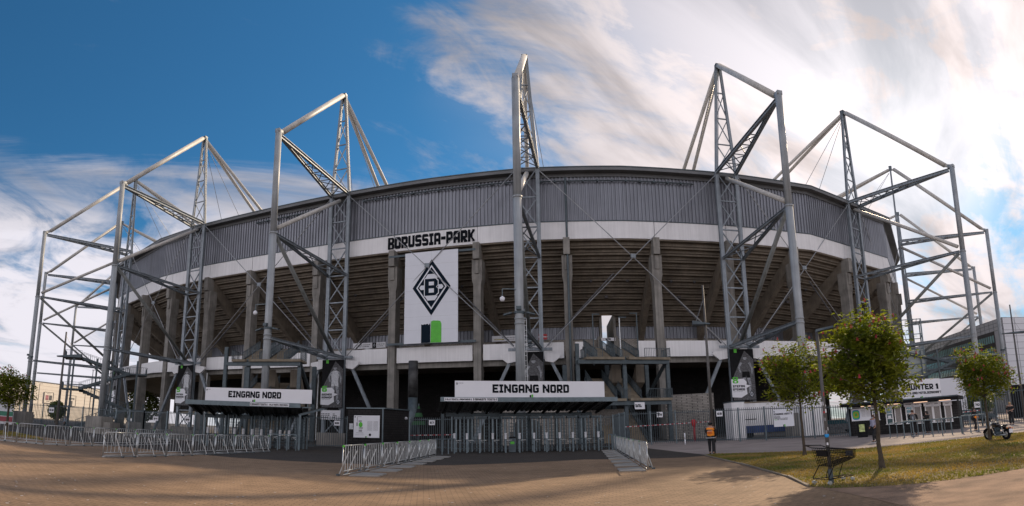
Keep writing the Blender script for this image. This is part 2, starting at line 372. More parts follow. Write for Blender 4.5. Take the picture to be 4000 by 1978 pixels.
def letters(s, h, x, z, y, parent, m='blacktxt', anchor='l', ws=1.0, name='lettering'):
    mb = MB(); text(mb, s, h, x, z, y, anchor, ws); return mb.obj(name, m, parent)
def fit(s, h, x0, x1, z, y, parent, m='blacktxt'):       # lettering stretched between two points
    return letters(s, h, x0, z, y, parent, m, ws=(x1 - x0) / textw(s, h))
def smudge(mb, x0, x1, z, h, y, seed=0):        # unreadable small print: a row of tiny word bars
    rn = random.Random(seed); x = x0
    while x < x1 - h:
        w_ = min(rn.uniform(1.2, 4) * h, x1 - x); mb.face([(x, y, z), (x + w_, y, z), (x + w_, y, z + h), (x, y, z + h)]); x += w_ + h * .7
def crest(parent, cx, cz, h, y, name='crest'):
    """diamond club emblem of height h on a panel facing -y"""
    c = []
    def dia(k, yy, m):
        a = h / 2 * k; b = a * .56; mb = MB(); mb.face([(cx, yy, cz - a), (cx + b, yy, cz), (cx, yy, cz + a), (cx - b, yy, cz)]); return mb
    dia(1, y, 0).obj(name, 'navy', parent)
    par = [o for o in kids(parent) if o.name.startswith(name)][-1]
    s = .004 + h * .0015
    dia(.80, y - s, 0).obj('emblem_ring', 'banner', par)
    dia(.72, y - 2 * s, 0).obj('emblem_field', 'navy', par)
    mb = MB(); H2 = h / 2; yy = y - 3 * s
    def wx(zr): return (.66 - abs(zr)) * .56
    for z0, z1 in ((.32, .47), (-.47, -.32)):
        zl, zh = (z0, z1); mb.face([(cx - wx(zl) * H2, yy, cz + zl * H2), (cx + wx(zl) * H2, yy, cz + zl * H2), (cx + wx(zh) * H2, yy, cz + zh * H2), (cx - wx(zh) * H2, yy, cz + zh * H2)])
    for sg in (-1, 1):
        mb.face([(cx + sg * .20 * H2, yy, cz - .08 * H2), (cx + sg * .20 * H2, yy, cz + .08 * H2), (cx + sg * .31 * H2, yy, cz + .08 * H2), (cx + sg * .355 * H2, yy, cz), (cx + sg * .31 * H2, yy, cz - .08 * H2)])
    mb.obj('emblem_pattern', 'banner', par)
    def bshape(k, yy):
        bb = MB(); L_, Rr = -.19 * H2 - k, .20 * H2 + k; T, Bt = .30 * H2 + k, -.30 * H2 - k
        bb.face([(cx + L_, yy, cz + Bt), (cx + Rr - .08 * H2, yy, cz + Bt), (cx + Rr, yy, cz + Bt + .09 * H2), (cx + Rr, yy, cz - .07 * H2), (cx + Rr - .06 * H2, yy, cz), (cx + Rr - .01 * H2, yy, cz + .07 * H2), (cx + Rr - .01 * H2, yy, cz + T - .09 * H2), (cx + Rr - .08 * H2, yy, cz + T), (cx + L_, yy, cz + T)]); return bb
    bshape(.012 * h, y - 4 * s).obj('emblem_letter_edge', 'banner', par)
    bshape(0, y - 5 * s).obj('emblem_letter', 'navy', par)
    mb = MB()
    for z0, z1 in ((-.20, -.05), (.06, .19)):
        mb.face([(cx - .07 * H2, y - 6 * s, cz + z0 * H2), (cx + .08 * H2, y - 6 * s, cz + z0 * H2), (cx + .08 * H2, y - 6 * s, cz + z1 * H2), (cx - .07 * H2, y - 6 * s, cz + z1 * H2)])
    mb.obj('emblem_pattern', 'banner', par)
def swatch(mbk, mbg, x, z, h, y):               # the black-and-green tab mark at a sign's lower edge
    w_ = h * .42
    mbk.face([(x - w_, y, z), (x - .01, y, z), (x - .01, y, z + h * .85), (x - w_, y, z + h * .82)])
    mbg.face([(x + .01, y, z), (x + w_, y, z), (x + w_, y, z + h), (x + .01, y, z + h)])
def sign(name, label, cat, p0, p1, z0, z1, m='sign', t=.05, group=None):
    p0 = Vector(p0[:2]); p1 = Vector(p1[:2]); d = p1 - p0; rz = math.atan2(d.y, d.x); W = d.length
    o = thing(name, label, cat, (p0.x, p0.y, z0), rz, group)
    MB().box((W / 2, t / 2, (z1 - z0) / 2), (W, t, z1 - z0)).obj('panel', m, o)
    return o, W, z1 - z0
# ------------------------------------------------------------------ ground
def sheet(name, pts, z, m):
    mb = MB(); mb.face([(p[0], p[1], z) for p in pts]); o = mb.obj(name, m); o['kind'] = 'structure'; return o
M['paving'] = brickmat('clinker_paving', (.32, .215, .135), (.265, .18, .112), (.155, .108, .07), 0.24, .12, .009, rot=R(-8), bump=.5, big=.28, bigscale=.22)
M['shaded_asphalt'] = mat('shaded_asphalt', (.034, .0265, .020), .9, 0, .3, .5, 0, .5, 90)  # overly dark base: the stadium's shade is put into the colour
M['path'] = mat('light_asphalt_path', (.31, .26, .235), .9, 0, .2, .6, 0, .5, 90)
M['ground'] = mat('far_ground', (.09, .085, .08), .95, 0, .3, .05)
M['dirt'] = mat('bare_earth', (.27, .175, .115), .95, 0, .4, 1.6, 0, 1.0, 25)
M['soil'] = mat('lawn_soil', (.17, .125, .04), .95, 0, .5, .9, 0, .8, 30)
g = sheet('ground', [(-900, -900), (900, -900), (900, 900), (-900, 900)], -.012, 'ground')
edge = [G(*p) for p in ((900, 1787), (1219, 1806), (1700, 1819), (2282, 1796), (2678, 1788), (2755, 1781))]
sheet('paving', [(-60, -30), (30, -30), (30, 8), (G(2755, 1781).x + .6, G(2755, 1781).y)] + [tuple(p) for p in reversed(edge)] + [(-60, 33)], -.004, 'paving')
sheet('access_road', [tuple(p) for p in [Vector((-60, 33))] + edge] + [tuple(G(3122, 1766)), (16, 36), (12, 58), (-12, 60), (-60, 70)], -.008, 'shaded_asphalt')
pathN = [(12, 56), (22, 36), (31, 32), (60, 22)]
pathS = [G(2760, 1778), G(2813, 1773.7), G(3164, 1763), G(3290, 1758), G(3441, 1748), G(3682, 1724), G(4000, 1689)]
sheet('footpath', [tuple(p) for p in pathS] + [(60, 8), (95, 30), (70, 75), (48, 60), (36, 46), (22, 38), (14, 52), (9, 52)], -.0005, 'path')
lawnS = [G(2755, 1782), G(2893, 1813.6), G(3079, 1864), G(3159, 1901), G(3239, 1909), G(3400, 1903), G(3572, 1892.6), G(3820, 1861.6), G(4000, 1830.5)]
lawn = [tuple(p) for p in lawnS] + [(20, 5), (60, -2), (60, 8)] + [tuple(p) for p in reversed(pathS)]
sheet('lawn', lawn, .006, 'soil')
dirt = [tuple(G(*p)) for p in ((3120, 1884), (3159, 1899), (3239, 1907), (3400, 1901), (3572, 1890), (3820, 1859), (4000, 1828))] + [(20, 6), (60, -2), (60, -30), (10, -30)] + [tuple(G(*p)) for p in ((3560, 1985), (3531, 1978), (3407, 1948), (3290, 1925), (3200, 1908))]
sheet('bare_earth', dirt, .002, 'dirt')
lawnL = [tuple(G(*p)) for p in ((-150, 1690), (0, 1700), (110, 1712), (170, 1722), (150, 1708), (60, 1690), (-150, 1665))]
sheet('grass_verge', lawnL, .004, 'soil')
# concrete edging where the lawn meets the paving
mb = MB(); pts = lawnS[:4]
for a, b in zip(pts[:-1], pts[1:]): mb.bar((a.x, a.y, .03), (b.x, b.y, .01), .07, .05)
o = mb.obj('kerb', 'terrace'); o['kind'] = 'structure'
# grass: thousands of short blades over the lawn (nobody could count them)
def inside(p, poly):
    x, y = p; r = False; n = len(poly)
    for i in range(n):
        x0, y0 = poly[i]; x1, y1 = poly[i - 1]
        if (y0 > y) != (y1 > y) and x < (x1 - x0) * (y - y0) / (y1 - y0) + x0: r = not r
    return r
def leafmat(name, c1, c2, scale, trans=.5):
    m = bpy.data.materials.new(name); m.use_nodes = True; t = m.node_tree; b = t.nodes['Principled BSDF']
    out = t.nodes['Material Output']; tcn = t.nodes.new('ShaderNodeTexCoord'); nz = t.nodes.new('ShaderNodeTexNoise'); nz.inputs['Scale'].default_value = scale
    nz.inputs['Detail'].default_value = 6
    t.links.new(tcn.outputs['Object'], nz.inputs['Vector']); cr = t.nodes.new('ShaderNodeMix'); cr.data_type = 'RGBA'
    mr = t.nodes.new('ShaderNodeMapRange'); mr.inputs[1].default_value = .35; mr.inputs[2].default_value = .65; t.links.new(nz.outputs[0], mr.inputs[0])
    t.links.new(mr.outputs[0], cr.inputs[0]); cr.inputs[6].default_value = (*c1, 1); cr.inputs[7].default_value = (*c2, 1)
    t.links.new(cr.outputs[2], b.inputs['Base Color']); b.inputs['Roughness'].default_value = .6
    tr = t.nodes.new('ShaderNodeBsdfTranslucent'); sc_ = t.nodes.new('ShaderNodeVectorMath'); sc_.operation = 'MULTIPLY'; sc_.inputs[1].default_value = (1.45, 1.5, .9); t.links.new(cr.outputs[2], sc_.inputs[0]); t.links.new(sc_.outputs[0], tr.inputs[0])
    mx = t.nodes.new('ShaderNodeMixShader'); mx.inputs[0].default_value = trans; t.links.new(b.outputs[0], mx.inputs[1]); t.links.new(tr.outputs[0], mx.inputs[2]); t.links.new(mx.outputs[0], out.inputs[0])
    return m
M['grass'] = leafmat('grass_blades', (.11, .13, .016), (.34, .22, .07), .55, .35)
def blades(name, poly, n, h, label, seed):
    rn = random.Random(seed); xs = [p[0] for p in poly]; ys = [p[1] for p in poly]; mb = MB(); k = 0
    x0, x1, y0, y1 = min(xs), min(max(xs), 24), max(min(ys), 4), min(max(ys), 32)
    while k < n:
        p = (rn.uniform(x0, x1), rn.uniform(y0, y1))
        if not inside(p, poly): continue
        a = rn.uniform(0, PI); hh = h * rn.uniform(.5, 1.3); ww = .012 + hh * .16; dx, dy = math.cos(a) * ww, math.sin(a) * ww
        lx, ly = rn.uniform(-.5, .5) * hh, rn.uniform(-.5, .5) * hh
        mb.face([(p[0] - dx, p[1] - dy, .004), (p[0] + dx, p[1] + dy, .004), (p[0] + lx, p[1] + ly, hh)]); k += 1
    me = bpy.data.meshes.new(name); me.from_pydata(mb.v, [], mb.f); me.materials.append(M['grass']); o = bpy.data.objects.new(name, me); C.objects.link(o)
    o['kind'] = 'stuff'; o['label'] = label; o['category'] = 'grass'
blades('grass', lawn, 60000, .055, 'patchy short grass of the lawn under the chestnut trees', 3)
blades('grass', [(p[0], p[1]) for p in lawnL], 5000, .07, 'strip of grass behind the barriers at the far left', 4)
# ------------------------------------------------------------------ the stadium
EP = [Vector(p) for p in ((-100, 175), (-96, 150), (-92, 125), (-84.5, 105), (-68, 84.5), (-51.5, 74.3), (-42, 71), (-20, 66.2), (-9, 63.8), (2.5, 61.6), (13, 60.4), (25, 59.9), (36.5, 60.1), (53, 66), (68.5, 83.5), (79, 102), (85, 125), (87, 150), (88, 175))]
SB = -25.2                                       # arclength datum so that s matches the surveyed column positions
LL_ = [SB]
for a, b in zip(EP[:-1], EP[1:]): LL_.append(LL_[-1] + (b - a).length)
def _n(i): d = (EP[i + 1] - EP[i]).normalized(); return Vector((-d.y, d.x))
def mitre(i, off):
    if i == 0: return EP[0] + _n(0) * off
    if i == len(EP) - 1: return EP[-1] + _n(i - 1) * off
    a, b = _n(i - 1), _n(i); m = (a + b).normalized(); return EP[i] + m * off / max(.4, m.dot(a))
def FP(s, off=0.0):
    for i in range(len(EP) - 1):
        if s <= LL_[i + 1] or i == len(EP) - 2:
            f = (s - LL_[i]) / (LL_[i + 1] - LL_[i]); return mitre(i, off).lerp(mitre(i + 1, off), f)
def FA(s):
    for i in range(len(EP) - 1):
        if s <= LL_[i + 1] or i == len(EP) - 2: d = EP[i + 1] - EP[i]; return math.atan2(d.y, d.x)
def brk(s0, s1): return [s0] + [l for l in LL_ if s0 + .05 < l < s1 - .05] + [s1]
def sweep(mb, prof, s0, s1, closed=False):
    ss = brk(s0, s1); n = len(prof); b = len(mb.v)
    for s in ss:
        for off, z in prof: p = FP(s, off); mb.v.append((p.x, p.y, z))
    m = n if closed else n - 1
    for k in range(len(ss) - 1):
        for i in range(m):
            j = (i + 1) % n; mb.f.append((b + k * n + i, b + k * n + j, b + (k + 1) * n + j, b + (k + 1) * n + i)); mb.mi.append(mb.cur)
    if closed:
        mb.f.append(tuple(b + i for i in range(n))); mb.mi.append(mb.cur); mb.f.append(tuple(b + (len(ss) - 1) * n + i for i in range(n))); mb.mi.append(mb.cur)
    return mb
S0, S1 = 0, 300
ZE = 37.3
st = thing('stadium', 'round grey and white football stadium with corrugated upper cladding over open concrete terraces', 'stadium')
mb = MB(); sweep(mb, [(-.15, ZE), (-.15, ZE - .42), (.75, ZE - .42), (.75, ZE - .9), (1.2, ZE - .9), (30, ZE - .9), (30, ZE + .6), (1.0, ZE + .12)], S0, S1, True)
roof = mb.obj('roof', 'roofm', st)
mb = MB(); sweep(mb, [(-.2, ZE + .02), (-.2, ZE + .16), (.5, ZE + .16), (.5, ZE + .02)], S0, S1, True); mb.obj('roof_edge', 'galvd', roof)
# corrugated cladding, real ribs
def corr(mb, s0, s1, off, z0, z1, pitch=.42, dep=.13):
    s = s0; b = len(mb.v); k = 0; pts = []
    while s < s1:
        for f, d in ((0, 0), (.38, 0), (.5, dep), (.88, dep)):
            if s + f * pitch < s1: pts.append(FP(s + f * pitch, off + d))
        s += pitch
    for p in pts: mb.v += [(p.x, p.y, z0), (p.x, p.y, z1)]
    for i in range(len(pts) - 1): mb.f.append((b + 2 * i, b + 2 * i + 2, b + 2 * i + 3, b + 2 * i + 1)); mb.mi.append(mb.cur)
mb = MB(); corr(mb, S0, 203, .85, 30.0, ZE - .85); mb.obj('cladding', 'clad', st)
mb = MB(); corr(mb, 203.05, S1, .85, 30.0, ZE - .85, .42, .05); mb.obj('cladding', 'clad2', st, label='paler smooth cladding towards the west side')
mb = MB(); sweep(mb, [(.72, 30.0), (.72, 29.86), (1.2, 29.86), (1.2, 30.0)], S0, S1, True); mb.obj('cladding_rail', 'galvd', st)
# service pipe run under the eave
for s0, s1, z in ((112, 122, 35.7), (128, 147, 35.9), (149.5, 167, 35.7)):
    mb = MB(); ss = brk(s0, s1)
    for a, b in zip(ss[:-1], ss[1:]):
        p, q = FP(a, .6), FP(b, .6); mb.tube((p.x, p.y, z), (q.x, q.y, z), .09, n=6)
    for s in np.arange(s0, s1, 1.6): p = FP(s, .6); mb.box((p.x, p.y, z), (.16, .3, .3))
    mb.obj('service_pipe', 'galvd', st)
# white fascia panels
COL = [60, 69, 78, 86.6, 95.2, 103.8, 111.4, 121.8, 132.1, 142.2, 152.2, 162.1, 170.6, 179.4, 189.0, 198.4, 207.6, 217, 226.5, 236, 245.5, 255]
jn = [s for s in COL]
edges = [S0] + COL + [S1]
for a, b in zip(edges[:-1], edges[1:]):
    mb = MB(); sweep(mb, [(.78, 27.4), (.78, 29.86), (1.1, 29.86), (1.1, 27.4)], a + .03, b - .03, True); mb.obj('fascia_panel', 'white', st)
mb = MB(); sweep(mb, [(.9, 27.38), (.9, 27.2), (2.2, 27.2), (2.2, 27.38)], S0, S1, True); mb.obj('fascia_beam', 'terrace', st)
# terrace underside seen as a flight of steps going in and down
prof = []
n = 14; o0, z0, o1, z1 = 1.6, 27.1, 13.4, 17.7
for i in range(n):
    a = o0 + (o1 - o0) * i / n; b = o0 + (o1 - o0) * (i + 1) / n; za = z0 + (z1 - z0) * i / n; zb = z0 + (z1 - z0) * (i + 1) / n
    prof += [(a, za), (a, za - .36), (a + .22, za - .36), (a + .22, zb + .02)]
prof += [(o1, z1), (o1, z1 + .9), (o0, z0 + .7)]
VO = (158.0 - 2.0, 158.0 + .6)                   # opening of the vomitory (along s)
VO = (156.4, 158.3)
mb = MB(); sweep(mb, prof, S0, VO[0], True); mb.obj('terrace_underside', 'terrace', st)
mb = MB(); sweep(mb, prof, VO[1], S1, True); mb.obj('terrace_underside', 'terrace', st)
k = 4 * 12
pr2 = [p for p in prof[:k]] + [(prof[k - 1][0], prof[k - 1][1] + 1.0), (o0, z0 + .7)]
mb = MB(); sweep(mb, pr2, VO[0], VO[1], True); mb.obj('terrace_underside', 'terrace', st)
# little lamps and loudspeakers fixed under the terrace
def under(s, off): zz = z0 + (z1 - z0) * (off - o0) / (o1 - o0) - .5; p = FP(s, off); return p.x, p.y, zz
for s in (114.5, 117.8, 124.5, 135, 139, 145.5, 149, 155, 159.5, 165, 168, 174.5, 182, 186):
    x, y, z = under(s, 6.0); MB().box((x, y, z), (.32, .28, .16)).ball((x, y, z - .15), .16, 8, 5).obj('terrace_lamp', 'greyd', st)
for s in (116, 137, 157, 166.5, 177, 184):
    x, y, z = under(s, 8.2); MB().box((x, y, z - .1), (.42, .3, .42)).obj('loudspeaker', 'brown', st)
# raking beams and columns
for s in COL:
    p0 = FP(s, .95); p1 = FP(s, 15.0); d = (p1 - p0).normalized(); t = Vector((d.y, -d.x)); w2 = .33
    def q(off, z, sg): p = p0 + d * (off - .95) + t * w2 * sg; return (p.x, p.y, z)
    mb = MB(); mb.hexa([q(15.2, 13.4, -1), q(15.2, 13.4, 1), q(.95, 25.2, 1), q(.95, 25.2, -1), q(15.2, 16.3, -1), q(15.2, 16.3, 1), q(.95, 27.38, 1), q(.95, 27.38, -1)])
    mb.obj('raking_beam', 'terrace', st)
    rz = FA(s)
    c = FP(s, 1.25); x, y = c; inn = Vector((-math.sin(rz), math.cos(rz)))
    def lb(mb, l, dd, z0_, z1_, wx, wy): return mb.box((x + math.cos(rz) * l + inn.x * dd, y + math.sin(rz) * l + inn.y * dd, (z0_ + z1_) / 2), (wx, wy, z1_ - z0_), rz)
    mb = MB(); lb(mb, 0, 0, 0, 21.3, .84, 1.4); z_ = 21.3
    # flared head: from 1.12 m to 1.75 m wide, then straight, then a nib that carries the fascia
    def ring(wx, wy, z): return [(x + math.cos(rz) * i * wx / 2 - math.sin(rz) * j * wy / 2, y + math.sin(rz) * i * wx / 2 + math.cos(rz) * j * wy / 2, z) for i, j in ((-1, -1), (1, -1), (1, 1), (-1, 1))]
    mb.hexa(ring(.84, 1.4, 21.3) + ring(1.14, 1.5, 22.2)); mb.hexa(ring(1.14, 1.5, 22.2) + ring(1.14, 1.5, 25.0))
    cm = mb.obj('column', 'concrete', st)
    mb = MB(); lb(mb, 0, -.85, 23.0, 24.9, .46, .1); mb.obj('inset_block', 'concrete', cm)
    mb = MB(); lb(mb, 0, -.55, 25.0, 27.35, .72, 1.3); mb.obj('head_nib', 'concrete', cm)
# concourse: deck, brick wall, corrugated strip, white parapet
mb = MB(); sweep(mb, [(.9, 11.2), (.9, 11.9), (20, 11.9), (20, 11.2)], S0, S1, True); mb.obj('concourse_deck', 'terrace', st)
mb = MB(); sweep(mb, [(1.3, 10.2), (1.3, 11.15), (1.9, 11.15), (1.9, 10.2)], S0, S1, True); mb.obj('edge_beam', 'concrete', st)
DG = (155.0, 158.6)
for a, b in ((S0, VO[0]), (VO[1], S1)):
    mb = MB(); sweep(mb, [(13.0, 11.9), (13.0, 15.7), (13.3, 15.7), (13.3, 11.9)], a, b, True); mb.obj('concourse_wall', 'brickw', st)
    mb = MB(); corr(mb, a, b, 12.95, 15.75, 18.3, .5, .12); mb.obj('upper_wall_cladding', 'clad', st)
for s in VO:                                     # tunnel cheeks
    mb = MB(); sg = -1 if s == VO[0] else 1
    p0, p1 = FP(s, 11.6), FP(s, 21); mb.bar((p0.x, p0.y, 15.7), (p1.x, p1.y, 15.7), .3, 7.6); mb.obj('tunnel_wall', 'concrete', st)
edges2 = [S0] + COL + [S1]
for a, b in zip(edges2[:-1], edges2[1:]):
    if a > 152 and b < 163:
        segs = ((a + .6, 153.7), (159.6, b - .6))
    else: segs = ((a + .6, b - .6),)
    for c0, c1 in segs:
        mb = MB(); sweep(mb, [(.72, 10.95), (.72, 13.1), (.95, 13.1), (.95, 10.95)], c0, c1, True); mb.obj('parapet_panel', 'white', st)
# ground floor: back walls in shadow, open at the left corner
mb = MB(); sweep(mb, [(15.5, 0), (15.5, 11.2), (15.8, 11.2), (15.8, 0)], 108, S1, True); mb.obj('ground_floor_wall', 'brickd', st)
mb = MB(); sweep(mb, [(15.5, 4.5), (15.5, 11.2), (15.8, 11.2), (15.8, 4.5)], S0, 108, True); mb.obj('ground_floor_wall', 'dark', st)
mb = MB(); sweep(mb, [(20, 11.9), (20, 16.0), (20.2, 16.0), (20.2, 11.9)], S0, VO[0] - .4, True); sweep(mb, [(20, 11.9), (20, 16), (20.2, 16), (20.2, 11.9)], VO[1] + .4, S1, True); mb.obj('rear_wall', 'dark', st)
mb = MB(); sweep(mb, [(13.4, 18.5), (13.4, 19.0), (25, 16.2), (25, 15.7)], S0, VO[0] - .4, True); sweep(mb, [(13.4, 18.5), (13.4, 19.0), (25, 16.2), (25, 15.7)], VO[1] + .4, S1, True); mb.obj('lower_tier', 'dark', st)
# pale block walls standing under the deck behind the gates
def wallrun(pts, h, m, t=.3):
    mb = MB()
    for a, b in zip(pts[:-1], pts[1:]): mb.bar((a[0], a[1], h / 2), (b[0], b[1], h / 2), t, h)
    return mb
o = wallrun([A(1960, 52), A(2440, 58)], 3.9, 'brickw').obj('block_wall', 'brickw'); tag(o, 'pale block wall behind the turnstiles under the right entrance canopy', 'wall')
o = wallrun([A(2605, 61), A(2795, 60)], 5.6, 'brickw').obj('block_wall', 'brickw'); tag(o, 'pale block wall behind the fence with the red hydrant in front', 'wall')
# name letters on the fascia
pa, pb = FP(131.6, .78), FP(142.0, .78)
def on_fascia(u): # s where the sight line of column u meets the fascia line
    best = min(((abs((FP(s, .78)).x / (FP(s, .78)).y - ray(u, 950).x / ray(u, 950).y)), s) for s in np.arange(120, 160, .05)); return best[1]
sa, sb_ = on_fascia(1517), on_fascia(1855)
pa, pb = FP(sa, .74), FP(sb_, .74); dv = pb - pa
nm = bpy.data.objects.new('stadium_lettering', None)
hh = 1.75; tw = textw('BORUSSIA-PARK', hh); ws = dv.length / tw
mb = MB(); x = 0
for k_, ch in enumerate('BORUSSIA-PARK'):
    mb = MB(); text(mb, ch, hh, 0, 0, -.08, ws=ws)
    wd = len(GL[ch].split()[0]) * hh / 8 * ws
    # give each letter depth
    vv, ff = list(mb.v), list(mb.f); mb2 = MB(); mb2.v = vv + [(a, b + .10, c) for a, b, c in vv]; n_ = len(vv)
    for f in ff:
        mb2.f.append(f); mb2.mi.append(0); mb2.f.append(tuple(i + n_ for i in reversed(f))); mb2.mi.append(0)
        for i in range(len(f)): a_, b_ = f[i], f[(i + 1) % len(f)]; mb2.f.append((b_, a_, a_ + n_, b_ + n_)); mb2.mi.append(0)
    o = mb2.obj('letter', 'blacktxt', st); q_ = pa + dv * (x / dv.length); o.location = (q_.x, q_.y, 27.78); o.rotation_euler = (0, 0, math.atan2(dv.y, dv.x))
    x += wd + .75 * hh / 8 * ws
bpy.data.objects.remove(nm)
# downpipe on the column right of the central mast
p = FP(152.2, .25); MB().tube((p.x + .1, p.y, 0), (p.x + .1, p.y, 36), .13, n=8).obj('downpipe', 'galvd', st)
p = FP(122.6, .6); MB().tube((p.x, p.y, 0), (p.x, p.y, 10.6), .09, n=8).obj('downpipe', 'galvl', st)
p = FP(104.9, .5); MB().tube((p.x, p.y, 0), (p.x, p.y, 10.4), .10, n=8).obj('downpipe', 'galvl', st)
# ------------------------------------------------------------------ roof masts
HT, HM, HL, HA, HR, HLM, HLL = 38.51, 25.46, 12.29, 53.84, 37.09, 24.35, 11.98
DD = 15.12; WW = 2.37; GRP = 'steel roof masts round the stadium'
def make_mast():
    t = thing('roof_mast', 'x', 'mast', group=GRP)
    hw = WW / 2
    mb = MB(); mb.tube((0, -DD, 1.5), (0, -DD, HM - .3), .36, n=18).tube((0, -DD, HM - .3), (0, -DD, HT), .33, n=18)
    for z in (HM - .3, HL + .2, HL - .3): mb.tube((0, -DD, z - .1), (0, -DD, z + .1), .40, n=18)
    mb.box((0, -DD + .1, HT + .1), (.5, .8, .5)); om = mb.obj('outer_mast', 'pipe', t, True)
    MB().box((0, -DD, .75), (1.7, 1.7, 1.5)).obj('foot_block', 'concrete', t)
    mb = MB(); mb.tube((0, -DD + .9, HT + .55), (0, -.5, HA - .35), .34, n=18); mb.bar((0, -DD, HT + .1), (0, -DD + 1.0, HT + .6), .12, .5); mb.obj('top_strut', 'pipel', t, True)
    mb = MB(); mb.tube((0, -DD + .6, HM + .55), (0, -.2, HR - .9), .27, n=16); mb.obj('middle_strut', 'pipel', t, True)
    mb = MB(); mb.tube((0, -DD + .5, HM - .5), (0, -.3, HLL + .3), .22, n=14); mb.obj('diagonal_strut', 'pipedark', t, True)
    # lattice column: two chords with crossed bracing, drawn to a point above the roof
    mb = MB()
    for sg in (-1, 1):
        mb.ibeam((sg * hw, 0, 0), (sg * hw, 0, HR), .42, .38, (0, 1, 0), .07); mb.ibeam((sg * hw, 0, HR), (sg * .22, 0, HA), .30, .30, (0, 1, 0), .07)
    mb.obj('lattice_chords', 'steel', t)
    mb = MB(); zs = [HLL - 12 / 3 * i for i in (0, 1, 2)][::-1]; zs = [3.9, 8.0] + [HLL + (HLM - HLL) * i / 3 for i in range(3)] + [HLM + (HR - HLM) * i / 3 for i in range(4)]
    for a, b in zip(zs[:-1], zs[1:]):
        mb.bar((-hw, 0, a), (hw, 0, b), .13, .13).bar((-hw, .02, b), (hw, .02, a), .12, .12); mb.bar((-hw, 0, a), (hw, 0, a), .15, .17)
    mb.bar((-hw, 0, 0.8), (hw, 0, 3.9), .13).bar((-hw, 0.02, 3.9), (hw, 0.02, .8), .12)
    up = [HR + (HA - HR) * k for k in (0, .26, .50, .74)]
    def wz(z): return hw + (.22 - hw) * (z - HR) / (HA - HR)
    for a, b in zip(up[:-1], up[1:]):
        wa, wb = wz(a), wz(b); mb.bar((-wa, 0, a), (wb, 0, b), .11).bar((-wb, .02, b), (wa, .02, a), .10); mb.bar((-wa, 0, a), (wa, 0, a), .14)
    mb.bar((-wz(up[3]), 0, up[3]), (wz(up[3]), 0, up[3]), .14)
    mb.obj('lattice_bracing', 'steel', t)
    MB().box((0, 0, HA - .15), (.66, .55, .8)).obj('mast_head', 'galvd', t)
    MB().box((0, 0, .55), (3.4, 1.5, 1.1)).obj('foot_block', 'concrete', t)
    def truss(za, zb, w, h, nb):
        mb = MB(); a = Vector((0, -DD + .45, za))
        L_, R_ = Vector((-hw, 0, zb)), Vector((hw, 0, zb))
        mb.ibeam(a, L_, w, h).ibeam(a, R_, w, h)
        for i in range(nb):
            f0 = .42 + .56 * i / nb; f1 = .42 + .56 * (i + 1) / nb
            mb.bar(a.lerp(L_, f0), a.lerp(R_, f0), .10).bar(a.lerp(L_, f0), a.lerp(R_, f1), .09).bar(a.lerp(R_, f0) + Vector((0, 0, .03)), a.lerp(L_, f1) + Vector((0, 0, .03)), .09)
        return mb
    truss(HT - .35, HR, .30, .50, 4).obj('top_truss', 'steel', t)
    truss(HM - .25, HLM, .26, .34, 2).obj('middle_truss', 'steel', t)
    mb = truss(HL - .1, HLL, .26, .36, 3); mb.box((0, 0, HLL), (4.6, .35, .35)); mb.obj('lower_truss', 'steel', t)
    for sg in (-1, 1):
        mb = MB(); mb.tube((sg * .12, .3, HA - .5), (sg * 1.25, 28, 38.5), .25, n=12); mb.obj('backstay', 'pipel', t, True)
        mb = MB(); mb.tube((sg * .1, .3, HA - 1.2), (sg * 2.2, 9.5, 37.8), .04, n=5); mb.obj('stay_cable', 'cable', t)
        mb = MB(); mb.ibeam((sg * 2.1, .3, 10.6), (sg * 6.2, .6, 0.0), .34, .34, (0, 1, 0), .06); mb.obj('ground_strut', 'steel', t)
        mb = MB(); mb.prism([(sg * 1.5, 11.6), (sg * 1.5, 10.4), (sg * 2.4, 10.2), (sg * 3.1, 10.9), (sg * 3.1, 11.3)], -.1, .25); mb.obj('gusset_plate', 'white', t)
    return t
PYL = [('its outer pipe second nearest the cream warehouse', -76.54, 95.23, -.843),
       ('its outer pipe leftmost in the photo, with floodlight brackets', -60.57, 77.99, -.542),
       ('carrying the number 5 player banner', -42.40, 70.27, -.177),
       ('carrying the number 6 player banner', -19.99, 66.16, -.151),
       ('tallest of all, seen end-on above the larger entrance sign', 2.48, 60.89, -.094),
       ('carrying the number 8 player banner', 24.97, 59.28, -.035),
       ('rises behind the large chestnut tree on the right', 44.83, 63.12, .381),
       ('second from the right edge, behind the ticket counter', 62.10, 75.12, .876)]
mast0 = None
def radial(u, v, z, off):                        # a mast placed from its outer pipe
    p = G(u, v, z); return p
ML = G(320.5, 1346.5, 25.46); MR = G(3748, 1170, 32.0)
PYL += [('small with distance, above the dark zigzag stair', -91.6, 119.5, -1.32), ('small with distance, above the glazed lift tower', 77.6, 93.2, 1.05)]
MASTS = []
for i, (lb_, x, y, a) in enumerate(PYL):
    lab = 'grey steel roof mast, ' + lb_
    if mast0 is None: mast0 = make_mast(); mast0.location = (x, y, 0); mast0.rotation_euler = (0, 0, a); mast0['label'] = lab; m_ = mast0
    else: m_ = dup(mast0, lab, (x, y, 0), a)
    MASTS.append(m_)
def mpt(i, lx, ly, z): x, y, a = PYL[i][1:]; return Vector((x + math.cos(a) * lx - math.sin(a) * ly, y + math.sin(a) * lx + math.cos(a) * ly, z))
